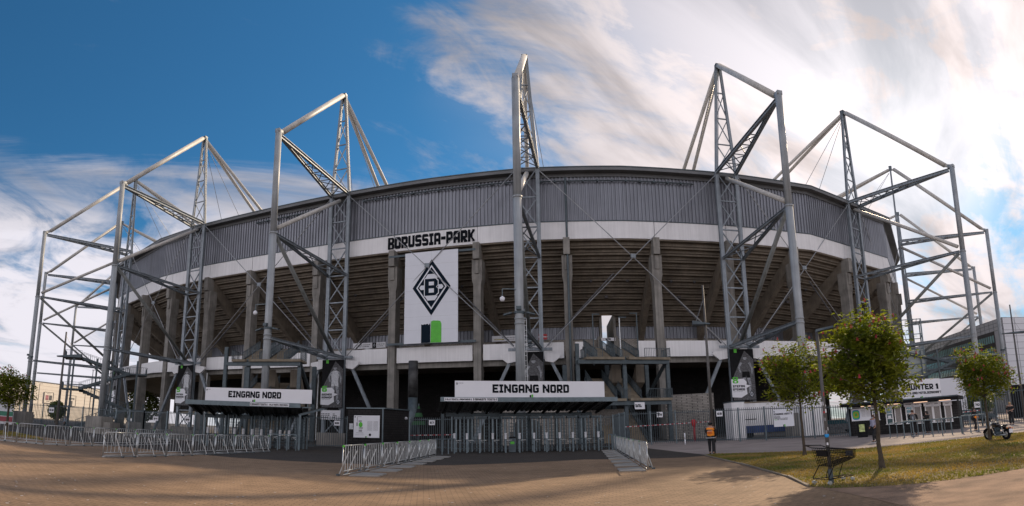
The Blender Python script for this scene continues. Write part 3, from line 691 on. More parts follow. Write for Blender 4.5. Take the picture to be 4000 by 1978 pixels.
# crossed bracing cables between neighbouring masts
order = [8, 0, 1, 2, 3, 4, 5, 6, 7, 9]
wherex = ['far left', 'left edge', 'left corner', 'left of the left entrance sign', 'over the hanging club banner', 'over the stair tower', 'behind the trees', 'right corner', 'far right']
for k_, (i, j) in enumerate(zip(order[:-1], order[1:])):
    t = thing('bracing_cables', f'thin crossed steel cables between two masts, {wherex[k_]}', 'cable', group='crossed bracing cables between the masts')
    a0, a1 = mpt(i, 1.3, -.1, HR - .4), mpt(j, -1.6, -.1, HLL + .2); b0, b1 = mpt(j, -1.3, -.1, HR - .4), mpt(i, 1.6, -.1, HLL + .2)
    MB().tube(a0, a1, .055, n=6).obj('cable', 'cable', t); MB().tube(b0, b1, .055, n=6).obj('cable', 'cable', t)
    c = (a0 + a1 + b0 + b1) / 4; MB().box(c, (.55, .2, .55), 0).obj('cross_plate', 'steel', t)
# thin black struts under the terrace near the masts
for i in range(2, 7):
    for sg in (-1, 1):
        a, b = mpt(i, sg * 9.2, 1.6, 22.5), mpt(i, sg * 1.8, .8, 12.6)
        MB().tube(a, b, .09, n=8).obj('terrace_strut', 'greyd', st)
# ------------------------------------------------------------------ player banners hung on the lattice columns
def player_banner(i, num, n1, n2, label, card=True, zb=4.6, zt=11.6, half=False):
    x, y, a = PYL[i][1:]; W = 2.75
    p = mpt(i, -W / 2, -.38, 0); t = thing('player_banner', label, 'banner', (p.x, p.y, zb), a, 'tall player banners on the masts')
    H = zt - zb
    MB().box((W / 2, 0, H / 2), (W, .06, H)).obj('panel', 'black', t)
    rn = random.Random(i)
    # photographic backdrop: a dark grey field, paler towards the feet
    mb = MB(); mb.face([(.1, -.035, .1), (W - .06, -.035, .1), (W - .06, -.035, H * .80), (W * .62, -.035, H * .97), (W * .08, -.035, H * .45)]); mb.obj('photo_ground', 'greyd', t)
    # standing footballer in grey tones
    c = W * .62; f = MB(); yy = -.045
    def lim(pts, w0, w1):
        for (ax, az_), (bx, bz), wa, wb in zip(pts[:-1], pts[1:], np.linspace(w0, w1, len(pts))[:-1], np.linspace(w0, w1, len(pts))[1:]):
            dx, dz = bx - ax, bz - az_; l = math.hypot(dx, dz); nx, nz = -dz / l, dx / l
            f.face([(ax + nx * wa, yy, az_ + nz * wa), (ax - nx * wa, yy, az_ - nz * wa), (bx - nx * wb, yy, bz - nz * wb), (bx + nx * wb, yy, bz + nz * wb)])
    s = H / 7.0
    f2 = MB(); f2.face([(c - .42 * s, yy, 3.9 * s), (c + .42 * s, yy, 3.9 * s), (c + .52 * s, yy, 5.2 * s), (c + .2 * s, yy, 5.42 * s), (c - .2 * s, yy, 5.42 * s), (c - .52 * s, yy, 5.2 * s)])
    f2.obj('shirt', 'greyl' if num in '56' else 'greyd', t)
    f3 = MB(); f3.face([(c - .46 * s, yy - .004, 3.1 * s), (c - .03, yy - .004, 3.15 * s), (c, yy - .004, 3.5 * s), (c + .05, yy - .004, 3.15 * s), (c + .5 * s, yy - .004, 3.05 * s), (c + .42 * s, yy - .004, 3.92 * s), (c - .42 * s, yy - .004, 3.92 * s)])
    f3.obj('shorts', 'greyl' if num in '56' else 'black', t)
    yy = -.052
    lim([(c - .25 * s, 3.1 * s), (c - .1 * s, 2.2 * s), (c - .45 * s, 1.2 * s)], .19 * s, .10 * s); lim([(c + .28 * s, 3.05 * s), (c + .42 * s, 2.1 * s), (c + .3 * s, 1.0 * s)], .19 * s, .10 * s)
    lim([(c - .45 * s, 5.15 * s), (c - .78 * s, 4.5 * s), (c - .6 * s, 3.8 * s)], .13 * s, .08 * s); lim([(c + .46 * s, 5.15 * s), (c + .74 * s, 4.4 * s), (c + .72 * s, 3.6 * s)], .13 * s, .08 * s)
    f.face([(c + .22 * s * math.cos(k), yy - .002, 5.78 * s + .29 * s * math.sin(k)) for k in np.arange(0, 2 * PI, PI / 6)])
    f.obj('figure_print', 'grey', t)
    MB().face([(c + .24 * s * math.cos(k), yy - .008, 5.86 * s + .27 * s * math.sin(k)) for k in np.arange(0, PI + .1, PI / 6)]).obj('hair', 'greyd', t)
    if card:
        mb = MB(); yy = -.075; mb.face([(-.05, yy, .5), (W * .36, yy, .42), (W * .62, yy, .9), (W * .60, yy, 1.7), (W * .78, yy, 2.0), (W * .60, yy, 2.15), (W * .62, yy, 2.5), (W * .50, yy, 2.95), (-.05, yy, 2.9)])
        cdp = mb.obj('name_card', 'sign', t)
        letters(num, .85, .1, 2.35, yy - .01, t, 'green', name='number')
        fit(n1, .30, .08, .08 + min(textw(n1, .3) * .9, W * .50), 1.80, yy - .01, t); fit(n2, .30, .08, .08 + min(textw(n2, .3) * .9, W * .50), 1.38, yy - .01, t)
        mb = MB(); smudge(mb, .1, 1.2, 1.2, .05, yy - .01, i); mb.obj('small_print', 'grey', t)
        crest(t, W * .80, .85, 1.0, -.06)
    mb = MB(); mb.face([(W * .18, -.05, H - .5), (W * .30, -.05, H - .52), (W * .30, -.05, H + .01), (W * .18, -.05, H + .01)]); mb.obj('green_tab', 'green', t)
    return t
player_banner(1, '4', 'BERTI', 'VOGTS', 'narrow black player banner seen edge-on, leftmost, above the fence')
player_banner(2, '5', 'PATRIK', 'ANDERSSON', 'black player banner with green 5, left of the smaller entrance sign')
player_banner(3, '6', 'RAINER', 'BONHOF', 'black player banner with green 6 and a footballer in white')
player_banner(4, '7', 'HERBERT', 'WIMMER', 'black player banner of a curly haired man half hidden by the right entrance sign')
player_banner(5, '8', 'STEFAN', 'EFFENBERG', 'black player banner with green 8 and a footballer in a dark shirt')
# ------------------------------------------------------------------ club banner on the facade
p0, p1 = on_line = (None, None)
def onfac(u, off, lo=90, hi=200, v=1150):
    r = ray(u, v); k = r.x / r.y
    return min(((abs(FP(s, off).x / FP(s, off).y - k), s) for s in np.arange(lo, hi, .05)))[1]
s0, s1 = onfac(1581, -.35), onfac(1789, -.35)
p0, p1 = FP(s0, -.35), FP(s1, -.35)
zt0, zb0 = Z(1581, 992, p0), Z(1581, 1345, p0)
t, W, H = sign('club_banner', 'huge white banner with black diamond emblem and two brush strokes, hung on the facade', 'banner', p0, p1, zb0, zt0, 'banner', .08)
crest(t, W * .51, H * .60, H * .615, -.012)
def blob(x0, x1, z0, z1, rn, n=9, amp=.12):
    pts = [(x0, z0), (x1, z0)]
    for k in range(n + 1): pts.append((x1 + (x0 - x1) * k / n, z1 + rn.uniform(-amp, amp)))
    return pts
rn = random.Random(2)
MB().prism([(x, z) for x, z in blob(W * .325, W * .495, .02, H * .20, rn, 14, .10)], -.02, -.004).obj('dark_brush_stroke', 'navy', t)
gx0, gx1, gz = W * .50, W * .70, H * .238
MB().prism([(gx0, .02), (gx1, .02), (gx1, gz - .5), (gx1 - .12, gz - .14), (gx1 - .45, gz - .02), (gx0 + .8, gz - .06), (gx0 + .35, gz), (gx0 + .06, gz - .12)], -.022, -.004).obj('green_brush_stroke', 'green', t)
mb = MB()
for k in range(1, 7): mb.box((W / 2, -.004, H * k / 7), (W, .006, .02))
mb.box((W / 2, -.005, H / 2), (.02, .006, H)); mb.obj('banner_seams', 'greyl', t)
q0, q1 = FP(s0 - 2.2, .1), FP(s1 + 1.9, .1)
for z_ in (zt0 - .1, zb0 + .1): MB().bar((q0.x, q0.y, z_), (q1.x, q1.y, z_), .2, .3).obj('banner_beam', 'galvd', st)
# small menu boards and things on the concourse
def conc_sign(u0, u1, v0, v1, label, off=10.5, m='sign'):
    a, b = onfac(u0, off), onfac(u1, off); P0, P1 = FP(a, off), FP(b, off)
    return sign('menu_board', label, 'sign', P0, P1, Z(u0, v1, P0), Z(u0, v0, P0), m)
t, W, H = conc_sign(1385, 1510, 1343, 1365, 'long white menu board behind the parapet left of the club banner', 9, 'sign')
MB().face([(W * .60, -.01, .02), (W * .72, -.01, .02), (W * .72, -.01, H - .02), (W * .60, -.01, H - .02)]).obj('black_field', 'black', t)
mb = MB(); smudge(mb, .5, W * .56, H * .6, .09, -.01, 1); smudge(mb, .5, W * .5, H * .3, .09, -.01, 2); smudge(mb, W * .75, W * .97, H * .6, .09, -.01, 3); smudge(mb, W * .75, W * .95, H * .3, .09, -.01, 4); mb.obj('small_print', 'galvd', t)
crest(t, W * .66, H / 2, H * .8, -.015)
t, W, H = conc_sign(1920, 2017, 1314, 1336, 'white drinks menu board behind the parapet left of the central mast', 9)
letters('BITBURGER', .17, .3, H * .25, -.01, t, 'yellow'); mb = MB(); smudge(mb, W * .4, W * .95, H * .6, .08, -.01, 5); smudge(mb, W * .4, W * .9, H * .3, .08, -.01, 6); mb.obj('small_print', 'galvd', t)
t, W, H = conc_sign(2101, 2132, 1306, 1328, 'red drinks sign on the concourse right of the central mast', 9, 'red')
letters('COCA-COLA', .15, W * .5, H * .4, -.01, t, 'sign', 'c')
# stainless extractor hoods above the kiosks
for k_, u in enumerate((1447, 1558)):
    P = FP(onfac(u, 12.2), 12.2); mb = MB(); mb.lathe((P.x, P.y, 14.6), [(.5, 0), (.62, .15), (.62, 1.0), (.3, 1.3), (0, 1.3)], 12)
    tag(mb.obj('extractor_hood', 'galvl', None, True), ['stainless cylindrical hood on the concourse wall, left of the pair', 'stainless cylindrical hood on the concourse wall beside the club banner'][k_], 'hood', 'extractor hoods on the concourse')
# ------------------------------------------------------------------ stair towers
def railing(mb, a, b, h=1.1, step=.16, r=.012):
    a = Vector(a); b = Vector(b); L = (b - a).length; n_ = max(2, int(L / step))
    up = Vector((0, 0, h)); mb.bar(a + up, b + up, .05, .05); mb.bar(a + Vector((0, 0, .12)), b + Vector((0, 0, .12)), .03, .03)
    for i in range(n_ + 1):
        p = a.lerp(b, i / n_); w_ = .05 if i % 10 == 0 else r * 2; mb.bar(p, p + up, w_, w_)
def flight(mb, a, b, w, n=12, soff=.0):
    """solid stair going from a up to b (world-local points), width w across"""
    a = Vector(a); b = Vector(b); d = Vector((b.x - a.x, b.y - a.y, 0)); L = d.length; d.normalize(); s = Vector((-d.y, d.x, 0)) * w / 2
    for i in range(n):
        p = a + d * L * i / n; q = a + d * L * (i + 1) / n; z = a.z + (b.z - a.z) * (i + 1) / n; zb = a.z + (b.z - a.z) * i / n - .18
        mb.hexa([(p - s).xy.to_3d() + Vector((0, 0, zb)), (q - s).xy.to_3d() + Vector((0, 0, zb)), (q + s).xy.to_3d() + Vector((0, 0, zb)), (p + s).xy.to_3d() + Vector((0, 0, zb)),
                 (p - s).xy.to_3d() + Vector((0, 0, z)), (q - s).xy.to_3d() + Vector((0, 0, z)), (q + s).xy.to_3d() + Vector((0, 0, z)), (p + s).xy.to_3d() + Vector((0, 0, z))])
M['step'] = mat('stair_concrete', (.24, .20, .145), .85, 0, .25, 1.2, .2)
def stair_front(label, p0, rz, W=14.6, depth=7.2, lanes=((5.4, 3.0), (11.0, 3.0)), z1=4.7, z2=9.3, z3=11.95, posts=(.2, 7.9, 14.3)):
    """open steel stair tower in front of the concourse; local x along the facade, +y towards it"""
    t = thing('stair_tower', label, 'stairs', (p0.x, p0.y, 0), rz, 'stair towers up to the concourse')
    for px in posts:
        MB().ibeam((px, .5, 0), (px, .5, z2 + (.1 if px > 1 else 1.6)), .34, .34, (0, 1, 0), .06).obj('post', 'galvd', t)
        MB().ibeam((px, depth, 0), (px, depth, z2), .4, .4, (0, 1, 0), .06).obj('post', 'galvd', t)
    for z, nm in ((z1, 'lower'), (z2, 'upper')):
        for x0, x1 in ((.9, posts[1] - .15), (posts[1] + .25, W - .1)):
            MB().box(((x0 + x1) / 2, .9, z - .14), (x1 - x0, 2.4, .28)).obj('landing', 'step', t)
        MB().box((W / 2, .1, z - .52), (W - .4, .3, .44)).obj('landing_beam', 'galvd', t)
        x = .9; rl = []
        for (xc, w) in list(lanes) + [(W + 3, 3)]:
            if xc - w / 2 > x: rl.append(((x, .1, z), (min(xc - w / 2, W - .1), .1, z)))
            x = xc + w / 2
        for a_, b_ in rl + [((W - .1, -.25, z), (W - .1, 2.0, z)), ((.9, -.25, z), (.9, 2.0, z))]:
            mb = MB(); railing(mb, a_, b_); mb.obj('landing_railing', 'galvd', t)
    for xc, w in lanes:
        for a, b, y0, y1, n_ in ((z2, z3, 2.0, depth + .9, 15), (z1, z1 + 3.0, 1.9, depth + .5, 16), (0, z1 - .9, 0.8, depth - .4, 16)):
            mb = MB(); flight(mb, (xc, y0, a), (xc, y1, b), w, n_); f = mb.obj('stair_flight', 'step', t)
            mb = MB()
            for sg in (-1, 1): railing(mb, (xc + sg * (w / 2 + .05), y0, a), (xc + sg * (w / 2 + .05), y1, b), 1.15)
            mb.obj('flight_railing', 'galvd', t)
            mb = MB()
            for sg in (-1, 1): mb.bar((xc + sg * (w / 2 + .12), y0, a), (xc + sg * (w / 2 + .12), y1, b), .08, .4)
            mb.obj('stringer', 'galvd', t)
        MB().hexa([(xc - w / 2 + 1.9, 4, z1 + 2.2), (xc + w / 2 + 1.2, 4, z1 + 2.2), (xc + w / 2 + 1.2, 7, z1 + .6), (xc - w / 2 + 1.9, 7, z1 + .6), (xc - w / 2 + 1.9, 4, z1 + 4.4), (xc + w / 2 + 1.2, 4, z1 + 4.4), (xc + w / 2 + 1.2, 7, z1 + .9), (xc - w / 2 + 1.9, 7, z1 + .9)]).obj('return_flight', 'terrace', t)
    MB().bar((W - .3, .5, z2 - .5), (W - .3, depth, z1 + .3), .25, .3).obj('brace', 'galvd', t)
    return t
# middle tower: posts seen at columns 2263, 2448 and 2622 of the photograph
pa = A(2258, 52.6); pb = A(2628, 55.2); d_ = pb - pa; L_ = d_.length
def tx(u): # local x of a column of the photograph on the tower's front line
    r = ray(u, 1500); k = r.x / r.y; return (k * pa.y - pa.x) / (d_.x - k * d_.y) * L_
pst = (tx(2263), tx(2448), tx(2618)); W_ = tx(2624)
stair_front('open steel and concrete stair tower between the central mast and the number 8 banner', pa, math.atan2(d_.y, d_.x), W_, 6.6,
            lanes=((tx(2392) + .05, 1.65), (tx(2493) + .05, 1.55)), posts=pst, z1=Z(2480, 1556, A(2480, 53.5)), z2=Z(2480, 1394, A(2480, 53.5)))
# 17A portal: frame, number board, gate landing
q = FP(157.35, 12.3); rz = FA(157.35)
t = thing('block_portal', 'concrete stairway portal numbered 17A with bright sky showing through it', 'portal', (q.x, q.y, 11.9), rz)
MB().box((-1.12, 0, 2.0), (.35, 1.2, 4.0)).obj('jamb', 'concrete', t); MB().box((1.12, 0, 2.0), (.35, 1.2, 4.0)).obj('jamb', 'concrete', t)
MB().box((0, -.66, 3.5), (1.9, .08, .5)).obj('number_board', 'sign', t); letters('17A', .30, 0, 3.36, -.72, t, anchor='c')
mb = MB(); flight(mb, (0, -.4, -.2), (0, 2.2, 1.5), 2.0, 7); mb.obj('steps', 'step', t)
mb = MB(); railing(mb, (-.9, 2.4, 1.5), (.9, 2.4, 1.5), 1.1, .5, .02); mb.obj('railing', 'galvd', t)
for sg in (-1, 1): mb = MB(); railing(mb, (sg * 1.1, -4.6, -.1), (sg * 1.1, -.7, -.1), 1.2); mb.obj('side_railing', 'galvd', t)
q = FP(161.4, 12.8); tag(MB().box((q.x, q.y, 13.1), (1.5, .15, 2.2), FA(161.4)).obj('service_door', 'greyd'), 'grey door in the brick wall right of the 17A portal', 'door')
# left tower behind the left entrance sign
pa2 = A(858, 57); pb2 = A(1170, 54.5); d_ = pb2 - pa2; L_ = d_.length; pa = pa2
zz2 = Z(900, 1385, A(900, 56)) - .3
stair_front('open steel and concrete stair tower behind the left entrance sign', pa2, math.atan2(d_.y, d_.x), L_ , 6.5,
            lanes=((tx(945), 1.7), (tx(1045), 1.7)), posts=(tx(870), tx(960), tx(1162)), z1=4.4, z2=Z(900, 1402, A(900, 56)))
# zigzag steel stairs at both ends of the curve
def zigzag(label, p, rz, W, levels, n=2, right=True):
    t = thing('steel_staircase', label, 'stairs', (p.x, p.y, 0), rz, 'zigzag steel staircases')
    for i, (za, zb) in enumerate(zip(levels[:-1], levels[1:])):
        x0, x1 = (0, W) if i % 2 == 0 else (W, 0); yo = .0 if i % 2 == 0 else 1.8
        mb = MB(); flight(mb, (x0, yo, za), (x1, yo, zb), 1.6, 12); mb.obj('stair_flight', 'galvd', t)
        mb = MB()
        for s_ in (-.85, .85): mb.bar((x0, yo + s_, za), (x1, yo + s_, zb), .1, .45)
        mb.obj('stringer', 'galvd', t)
        mb = MB(); railing(mb, (x0, yo - .85, za), (x1, yo - .85, zb), 1.1, .3); railing(mb, (x0, yo + .85, za), (x1, yo + .85, zb), 1.1, .3); mb.obj('flight_railing', 'galvd', t)
        sx_ = x1 + (1.2 if x1 > 0 else -1.2)
        MB().box((sx_, .9, zb - .12), (2.6, 3.6, .24)).obj('landing', 'galvd', t)
        mb = MB(); e_ = x1 + (2.4 if x1 > 0 else -2.4); railing(mb, (x1, -.9, zb), (e_, -.9, zb), 1.1, .25); railing(mb, (e_, -.9, zb), (e_, 2.7, zb), 1.1, .25); mb.obj('landing_railing', 'galvd', t)
    for x_ in (-1, W * .33, W * .66, W + 1):
        MB().bar((x_, -.95, 0), (x_, -.95, levels[-1] - .2), .25).obj('post', 'galvd', t)
    return t
p = A(292, 84); zz_ = zigzag('dark zigzag steel staircase in front of the cream warehouse', p, R(38), 7.0, [0.1, 3.5, 6.6, 9.8, 12.2])
p = A(3560, 92); zigzag('rusty brown zigzag steel staircase at the right end behind the ticket counter', p, R(-35), 8.0, [0.1, 3.6, 7.2, 10.8, 13.5])
# glazed lift shaft right of the stadium
p = A(3555, 97); t = thing('lift_tower', 'glazed open steel lift tower behind the right end of the stadium', 'tower', (p.x, p.y, 0), R(-38))
MB().box((0, 0, 7), (7, 6, 14)).obj('glazed_shaft', mat('frosted_glazing', (.33, .37, .36), .25, .1, .1, .5), t)
mb = MB()
for x_ in (-3.6, 0, 3.6):
    for y_ in (-3.1, 3.1): mb.bar((x_, y_, 0), (x_, y_, 20), .22)
for z in np.arange(2, 21, 3):
    for y_ in (-3.1, 3.1): mb.bar((-3.6, y_, z), (3.6, y_, z), .14)
    for x_ in (-3.6, 3.6): mb.bar((x_, -3.1, z), (x_, 3.1, z), .14)
for x_ in np.arange(-3.6, 3.7, .6): mb.bar((x_, -3.1, 20.1), (x_, 3.1, 20.1), .08)
mb.obj('steel_frame', 'galv', t)
# ------------------------------------------------------------------ entrance canopies, signs
def canopy(label, a, b, zf, depth, drop, posts, zback=None):
    d = b - a; L = d.length; t = thing('entrance_canopy', label, 'canopy', (a.x, a.y, 0), math.atan2(d.y, d.x), 'low canopies over the entrances')
    MB().box((L / 2, .06, zf), (L, .12, .34)).obj('fascia_board', 'galv', t)
    mb = MB(); n = int(L / .30)
    for i in range(n):
        x0, x1 = L * i / n, L * (i + .5) / n; x2 = L * (i + 1) / n
        y1, zt_ = depth, zf - drop
        mb.face([(x0, .12, zf - .05), (x1, .12, zf - .05), (x1, y1, zt_ - .05), (x0, y1, zt_ - .05)]); mb.face([(x1, .12, zf + .03), (x2, .12, zf + .03), (x2, y1, zt_ + .03), (x1, y1, zt_ + .03)])
        mb.face([(x1, .12, zf - .05), (x1, .12, zf + .03), (x1, y1, zt_ + .03), (x1, y1, zt_ - .05)]); mb.face([(x2, .12, zf - .05), (x2, .12, zf + .03), (x2, y1, zt_ + .03), (x2, y1, zt_ - .05)])
    mb.obj('roof_sheet', 'roofm', t)
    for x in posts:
        mb = MB(); mb.bar((x, .35, zf - .2), (x, depth + .1, zf - drop - .2), .10, .18); mb.obj('rafter', 'black', t)  # rafters blackened: the shade under the canopy is put into their colour
    MB().ibeam((.6, depth, zf - drop - .3), (L - .6, depth, zf - drop - .3), .2, .3).obj('rear_beam', 'galvd', t)
    for x in posts[::2]:
        MB().bar((x, depth, 0), (x, depth, zf - drop - .2), .2).obj('post', 'galvd', t)
    return t, L
# left canopy
a, b = A(716, 36.5), A(1170, 35.6)
zf = Z(940, 1578, (a + b) / 2)
cl, L = canopy('dark canopy over the left row of turnstiles under the first entrance sign', a, b, zf, 3.6, .62, list(np.linspace(.4, 7.1, 9)))
letters_p = None
x0 = L * .62
MB().box((L * .735, -.02, zf), (L * .335, .04, .24)).obj('ticket_strip', 'sign', cl)
fit('O ERMÄßIGTE TICKETS O', .14, L * .572, L * .718, zf - .07, -.05, cl); fit('O ALLE TICKETS & PRINT@HOME O', .12, L * .732, L * .895, zf - .06, -.05, cl)
# the second roof plane rising to the right
mb = MB(); q0 = Vector((L + .15, .4)); n = 9
for i in range(n):
    y0 = .3 + 3.4 * i / n; y1 = .3 + 3.4 * (i + .5) / n; y2 = .3 + 3.4 * (i + 1) / n
    mb.face([(L - .1, y0, zf - .62), (L + 1.3, y0, zf - .1), (L + 1.3, y1, zf - .1), (L - .1, y1, zf - .62)]); mb.face([(L - .1, y1, zf - .56), (L + 1.3, y1, zf - .04), (L + 1.3, y2, zf - .04), (L - .1, y2, zf - .56)])
mb.obj('side_roof_sheet', 'step', cl); MB().bar((L - .1, .3, zf - .7), (L + 1.35, .3, zf - .2), .1, .16).obj('side_rafter', 'galvd', cl)
MB().bar((L + .0, .3, 0), (L + .0, .3, zf - .7), .12).obj('post', 'galv', cl)
def entrance_sign(label, u0, u1, d0, d1, v0t, v0b, txt_u0, txt_u1):
    P0, P1 = A(u0, d0), A(u1, d1); z0, z1 = Z(u0, v0b, P0), Z(u0, v0t, P0)
    t, W, H = sign('entrance_sign', label, 'sign', P0, P1, z0, z1, 'sign', .10, 'long white entrance signs above the canopies')
    return t, W, H, P0, P1
t, W, H, P0, P1 = entrance_sign('long white entrance sign above the left canopy, the smaller of the two', 793, 1213, 37, 35.8, 1513, 1566, 0, 0)
tw_ = W * .495; hh = H * .475; letters('EINGANG NORD', hh, W * .47, H * .31, -.012, t, anchor='c', ws=tw_ / textw('EINGANG NORD', hh))
crest(t, W * .013, H * .83, H * .17, -.01)
m1, m2 = MB(), MB(); swatch(m1, m2, W * .466, .01, H * .2, -.012); m1.obj('black_mark', 'black', t); m2.obj('green_mark', 'green', t)
mb = MB(); smudge(mb, W * .022, W * .05, H * .85, .03, -.01, 1); mb.obj('small_print', 'greyd', t)
mb = MB()
for k in range(14): mb.bar((W * (k + .5) / 14, .12, -.28), (W * (k + .5) / 14, .12, .3), .05)
mb.bar((0, .2, -.28), (W, .2, -.28), .08); mb.obj('support_stubs', 'galv', t)
# right canopy
a, b = A(1720, 35.0), A(2417, 37.5)
zf = Z(2060, 1562, (a + b) / 2)
cr_, L = canopy('dark canopy over the right row of turnstiles under the larger entrance sign', a, b, zf, 3.4, .7, list(np.linspace(.4, 10.8, 12)))
fx = lambda u: (u - 1720) / (2417 - 1720) * L
MB().box(((fx(1734) + fx(1935)) / 2, -.02, zf), (fx(1935) - fx(1734), .04, .25)).obj('ticket_strip', 'sign', cr_)
fit('O ALLE TICKETS & PRINT@HOME O', .12, fx(1737), fx(1837), zf - .06, -.05, cr_); fit('O ERMÄßIGTE TICKETS O', .15, fx(1842), fx(1932), zf - .07, -.05, cr_)
t, W, H, P0, P1 = entrance_sign('long white entrance sign above the right canopy, the larger one in the middle', 1777, 2367, 35.6, 37.6, 1488, 1555, 0, 0)
tw_ = W * .51; hh = H * .50; letters('EINGANG NORD', hh, W * .497, H * .30, -.012, t, anchor='c', ws=tw_ / textw('EINGANG NORD', hh))
crest(t, W * .013, H * .83, H * .18, -.01)
mb = MB(); smudge(mb, W * .022, W * .055, H * .85, .03, -.01, 1); mb.obj('small_print', 'greyd', t)
m1, m2 = MB(), MB(); swatch(m1, m2, W * .497, .01, H * .2, -.012); m1.obj('black_mark', 'black', t); m2.obj('green_mark', 'green', t)
mb = MB()
for k in range(14): mb.bar((W * (k + .5) / 14, .12, -.3), (W * (k + .5) / 14, .12, .3), .05)
mb.bar((0, .2, -.3), (W, .2, -.3), .08); mb.obj('support_stubs', 'galv', t)
# ------------------------------------------------------------------ turnstiles
def make_turnstile():
    t = thing('turnstile', 'x', 'turnstile', group='turnstiles under the entrance canopies')
    MB().bar((0, 0, 0), (0, 0, 1.12), .09).obj('front_post', 'galv', t)
    MB().box((0, -.02, 1.18), (.12, .12, .34)).box((0, -.03, 1.40), (.14, .10, .08)).obj('ticket_reader', 'greyl', t)
    mb = MB(); mb.bar((0, 0, .95), (0, 1.5, .95), .05).bar((0, 0, .55), (0, 1.5, .55), .04); mb.obj('guide_rail', 'galv', t)
    mb = MB(); mb.bar((.05, 1.6, 0), (.05, 1.6, 2.55), .10).bar((.30, 1.6, 0), (.30, 1.6, 2.55), .07); mb.obj('rear_posts', 'galv', t)
    mb = MB()
    for k in range(9): mb.bar((.30, 1.6, .25 + k * .24), (.72, 1.75, .25 + k * .24), .035)
    mb.obj('rotor_arms', 'galvd', t)
    MB().box((.17, 1.7, 2.62), (.55, .5, .16)).obj('head_housing', 'galvd', t)
    mb = MB()
    for a_ in (0, 2.1, 4.2): mb.bar((.06, .2, .92), (.06 + .34 * abs(math.cos(a_)), .2 + .25 * math.sin(a_), .92 - .2 * abs(math.sin(a_))), .03)
    mb.obj('tripod_arm', 'galvl', t)
    return t
proto = None
def turn(u, d, lab, rz):
    global proto
    p = A(u, d, 1740)
    if proto is None: proto = make_turnstile(); proto.location = (p.x, p.y, 0); proto.rotation_euler = (0, 0, rz); proto['label'] = lab; return
    dup(proto, lab, (p.x, p.y, 0), rz)
ORD = ['first', 'second', 'third', 'fourth', 'fifth', 'sixth', 'seventh', 'eighth', 'ninth', 'tenth', 'eleventh', 'twelfth', 'thirteenth', 'fourteenth']
for k, u in enumerate((809, 840, 914, 948, 983, 1019, 1056, 1093, 1128)):
    turn(u, 38.2 - .1 * k, f'{ORD[k]} turnstile from the left under the left canopy, pale ticket reader on a post', R(-14))
for k, u in enumerate((1775, 1824, 1874, 1925, 1975.6, 2030, 2087, 2136, 2187, 2238.5, 2288.6, 2338.6)):
    turn(u, 35.6 + .1 * k, f'{ORD[k]} turnstile from the left under the right canopy, pale ticket reader on a post', R(3))
# ------------------------------------------------------------------ fences
def fence(name, label, pts, vt, group=None, step=.15, gap=None, posts_every=2.6, m='galvd', base=0.08):
    """pts: ground points; vt: height or list of heights"""
    t = thing(name, label, 'fence', (pts[0].x, pts[0].y, 0), 0, group); o = pts[0]
    hs = vt if isinstance(vt, (list, tuple)) else [vt] * len(pts)
    for i, (a, b) in enumerate(zip(pts[:-1], pts[1:])):
        a = (a - o).to_3d(); b = (b - o).to_3d(); L = (b - a).length; n_ = max(1, round(L / posts_every))
        for j in range(n_):
            p, q = a.lerp(b, j / n_), a.lerp(b, (j + 1) / n_); h0 = hs[i] + (hs[i + 1] - hs[i]) * j / n_; h1 = hs[i] + (hs[i + 1] - hs[i]) * (j + 1) / n_
            mb = MB(); k_ = max(2, round((q - p).length / step))
            for s in range(1, k_):
                r = p.lerp(q, s / k_); h = h0 + (h1 - h0) * s / k_; mb.bar(r + Vector((0, 0, base)), r + Vector((0, 0, h)), .032)
            for z in (.93, .07): mb.bar(p + Vector((0, 0, h0 * z + .03)), q + Vector((0, 0, h1 * z + .03)), .05, .06)
            mb.obj('railing_panel', m, t)
            MB().bar(p, p + Vector((0, 0, h0 + .03)), .10).obj('post', 'galv', t)
        if i == len(pts) - 2: MB().bar(b, b + Vector((0, 0, hs[i + 1] + .03)), .10).obj('post', 'galv', t)
    return t
FG = 'tall grey bar fences round the stadium'
P_ = [A(-20, 64), A(258, 59), A(450, 54), A(560, 50)]
fence('bar_fence', 'tall grey bar fence with gate 63 at the far left behind the tree', P_, [3.0, 3.0, 2.8, 2.8], FG, .18)
P_ = [A(560, 50), A(650, 47), A(760, 44.6), A(800, 43)]
fence('bar_fence', 'tall grey bar fence with gates 64 and 65 left of the left entrance', P_, 2.75, FG, .17)
P_ = [A(1175, 42), A(1357, 42.3)]
fence('bar_fence', 'tall grey bar fence with gate 66 between the left turnstiles and the black booth', P_, 2.75, FG, .16)
P_ = [A(1600, 42.5), A(1765, 41)]
fence('bar_fence', 'tall grey bar fence with gate 67 between the black booth and the right turnstiles', P_, 2.75, FG, .16)
P_ = [A(2395, 40), A(2440, 45), A(2640, 46.5), A(2790, 45.0)]
fence('bar_fence', 'tall grey bar fence with gate 68 in front of the stair tower', P_, [2.75, 3.1, 3.15, 3.1], FG, .17)
P_ = [A(2790, 45.0), A(2990, 43), A(3180, 41.5), A(3318, 40.6)]
fence('bar_fence', 'tall grey bar fence behind the orange vest, carrying the west entrance sign', P_, [3.1, 3.0, 2.8, 2.65], FG, .17)
P_ = [A(3755, 41), A(3840, 41.5), A(3900, 40.5), A(4060, 39.5)]
fence('bar_fence', 'tall grey bar fence and gates at the right edge behind the standing man', P_, [2.75, 2.75, 2.8, 2.9], FG, .17)
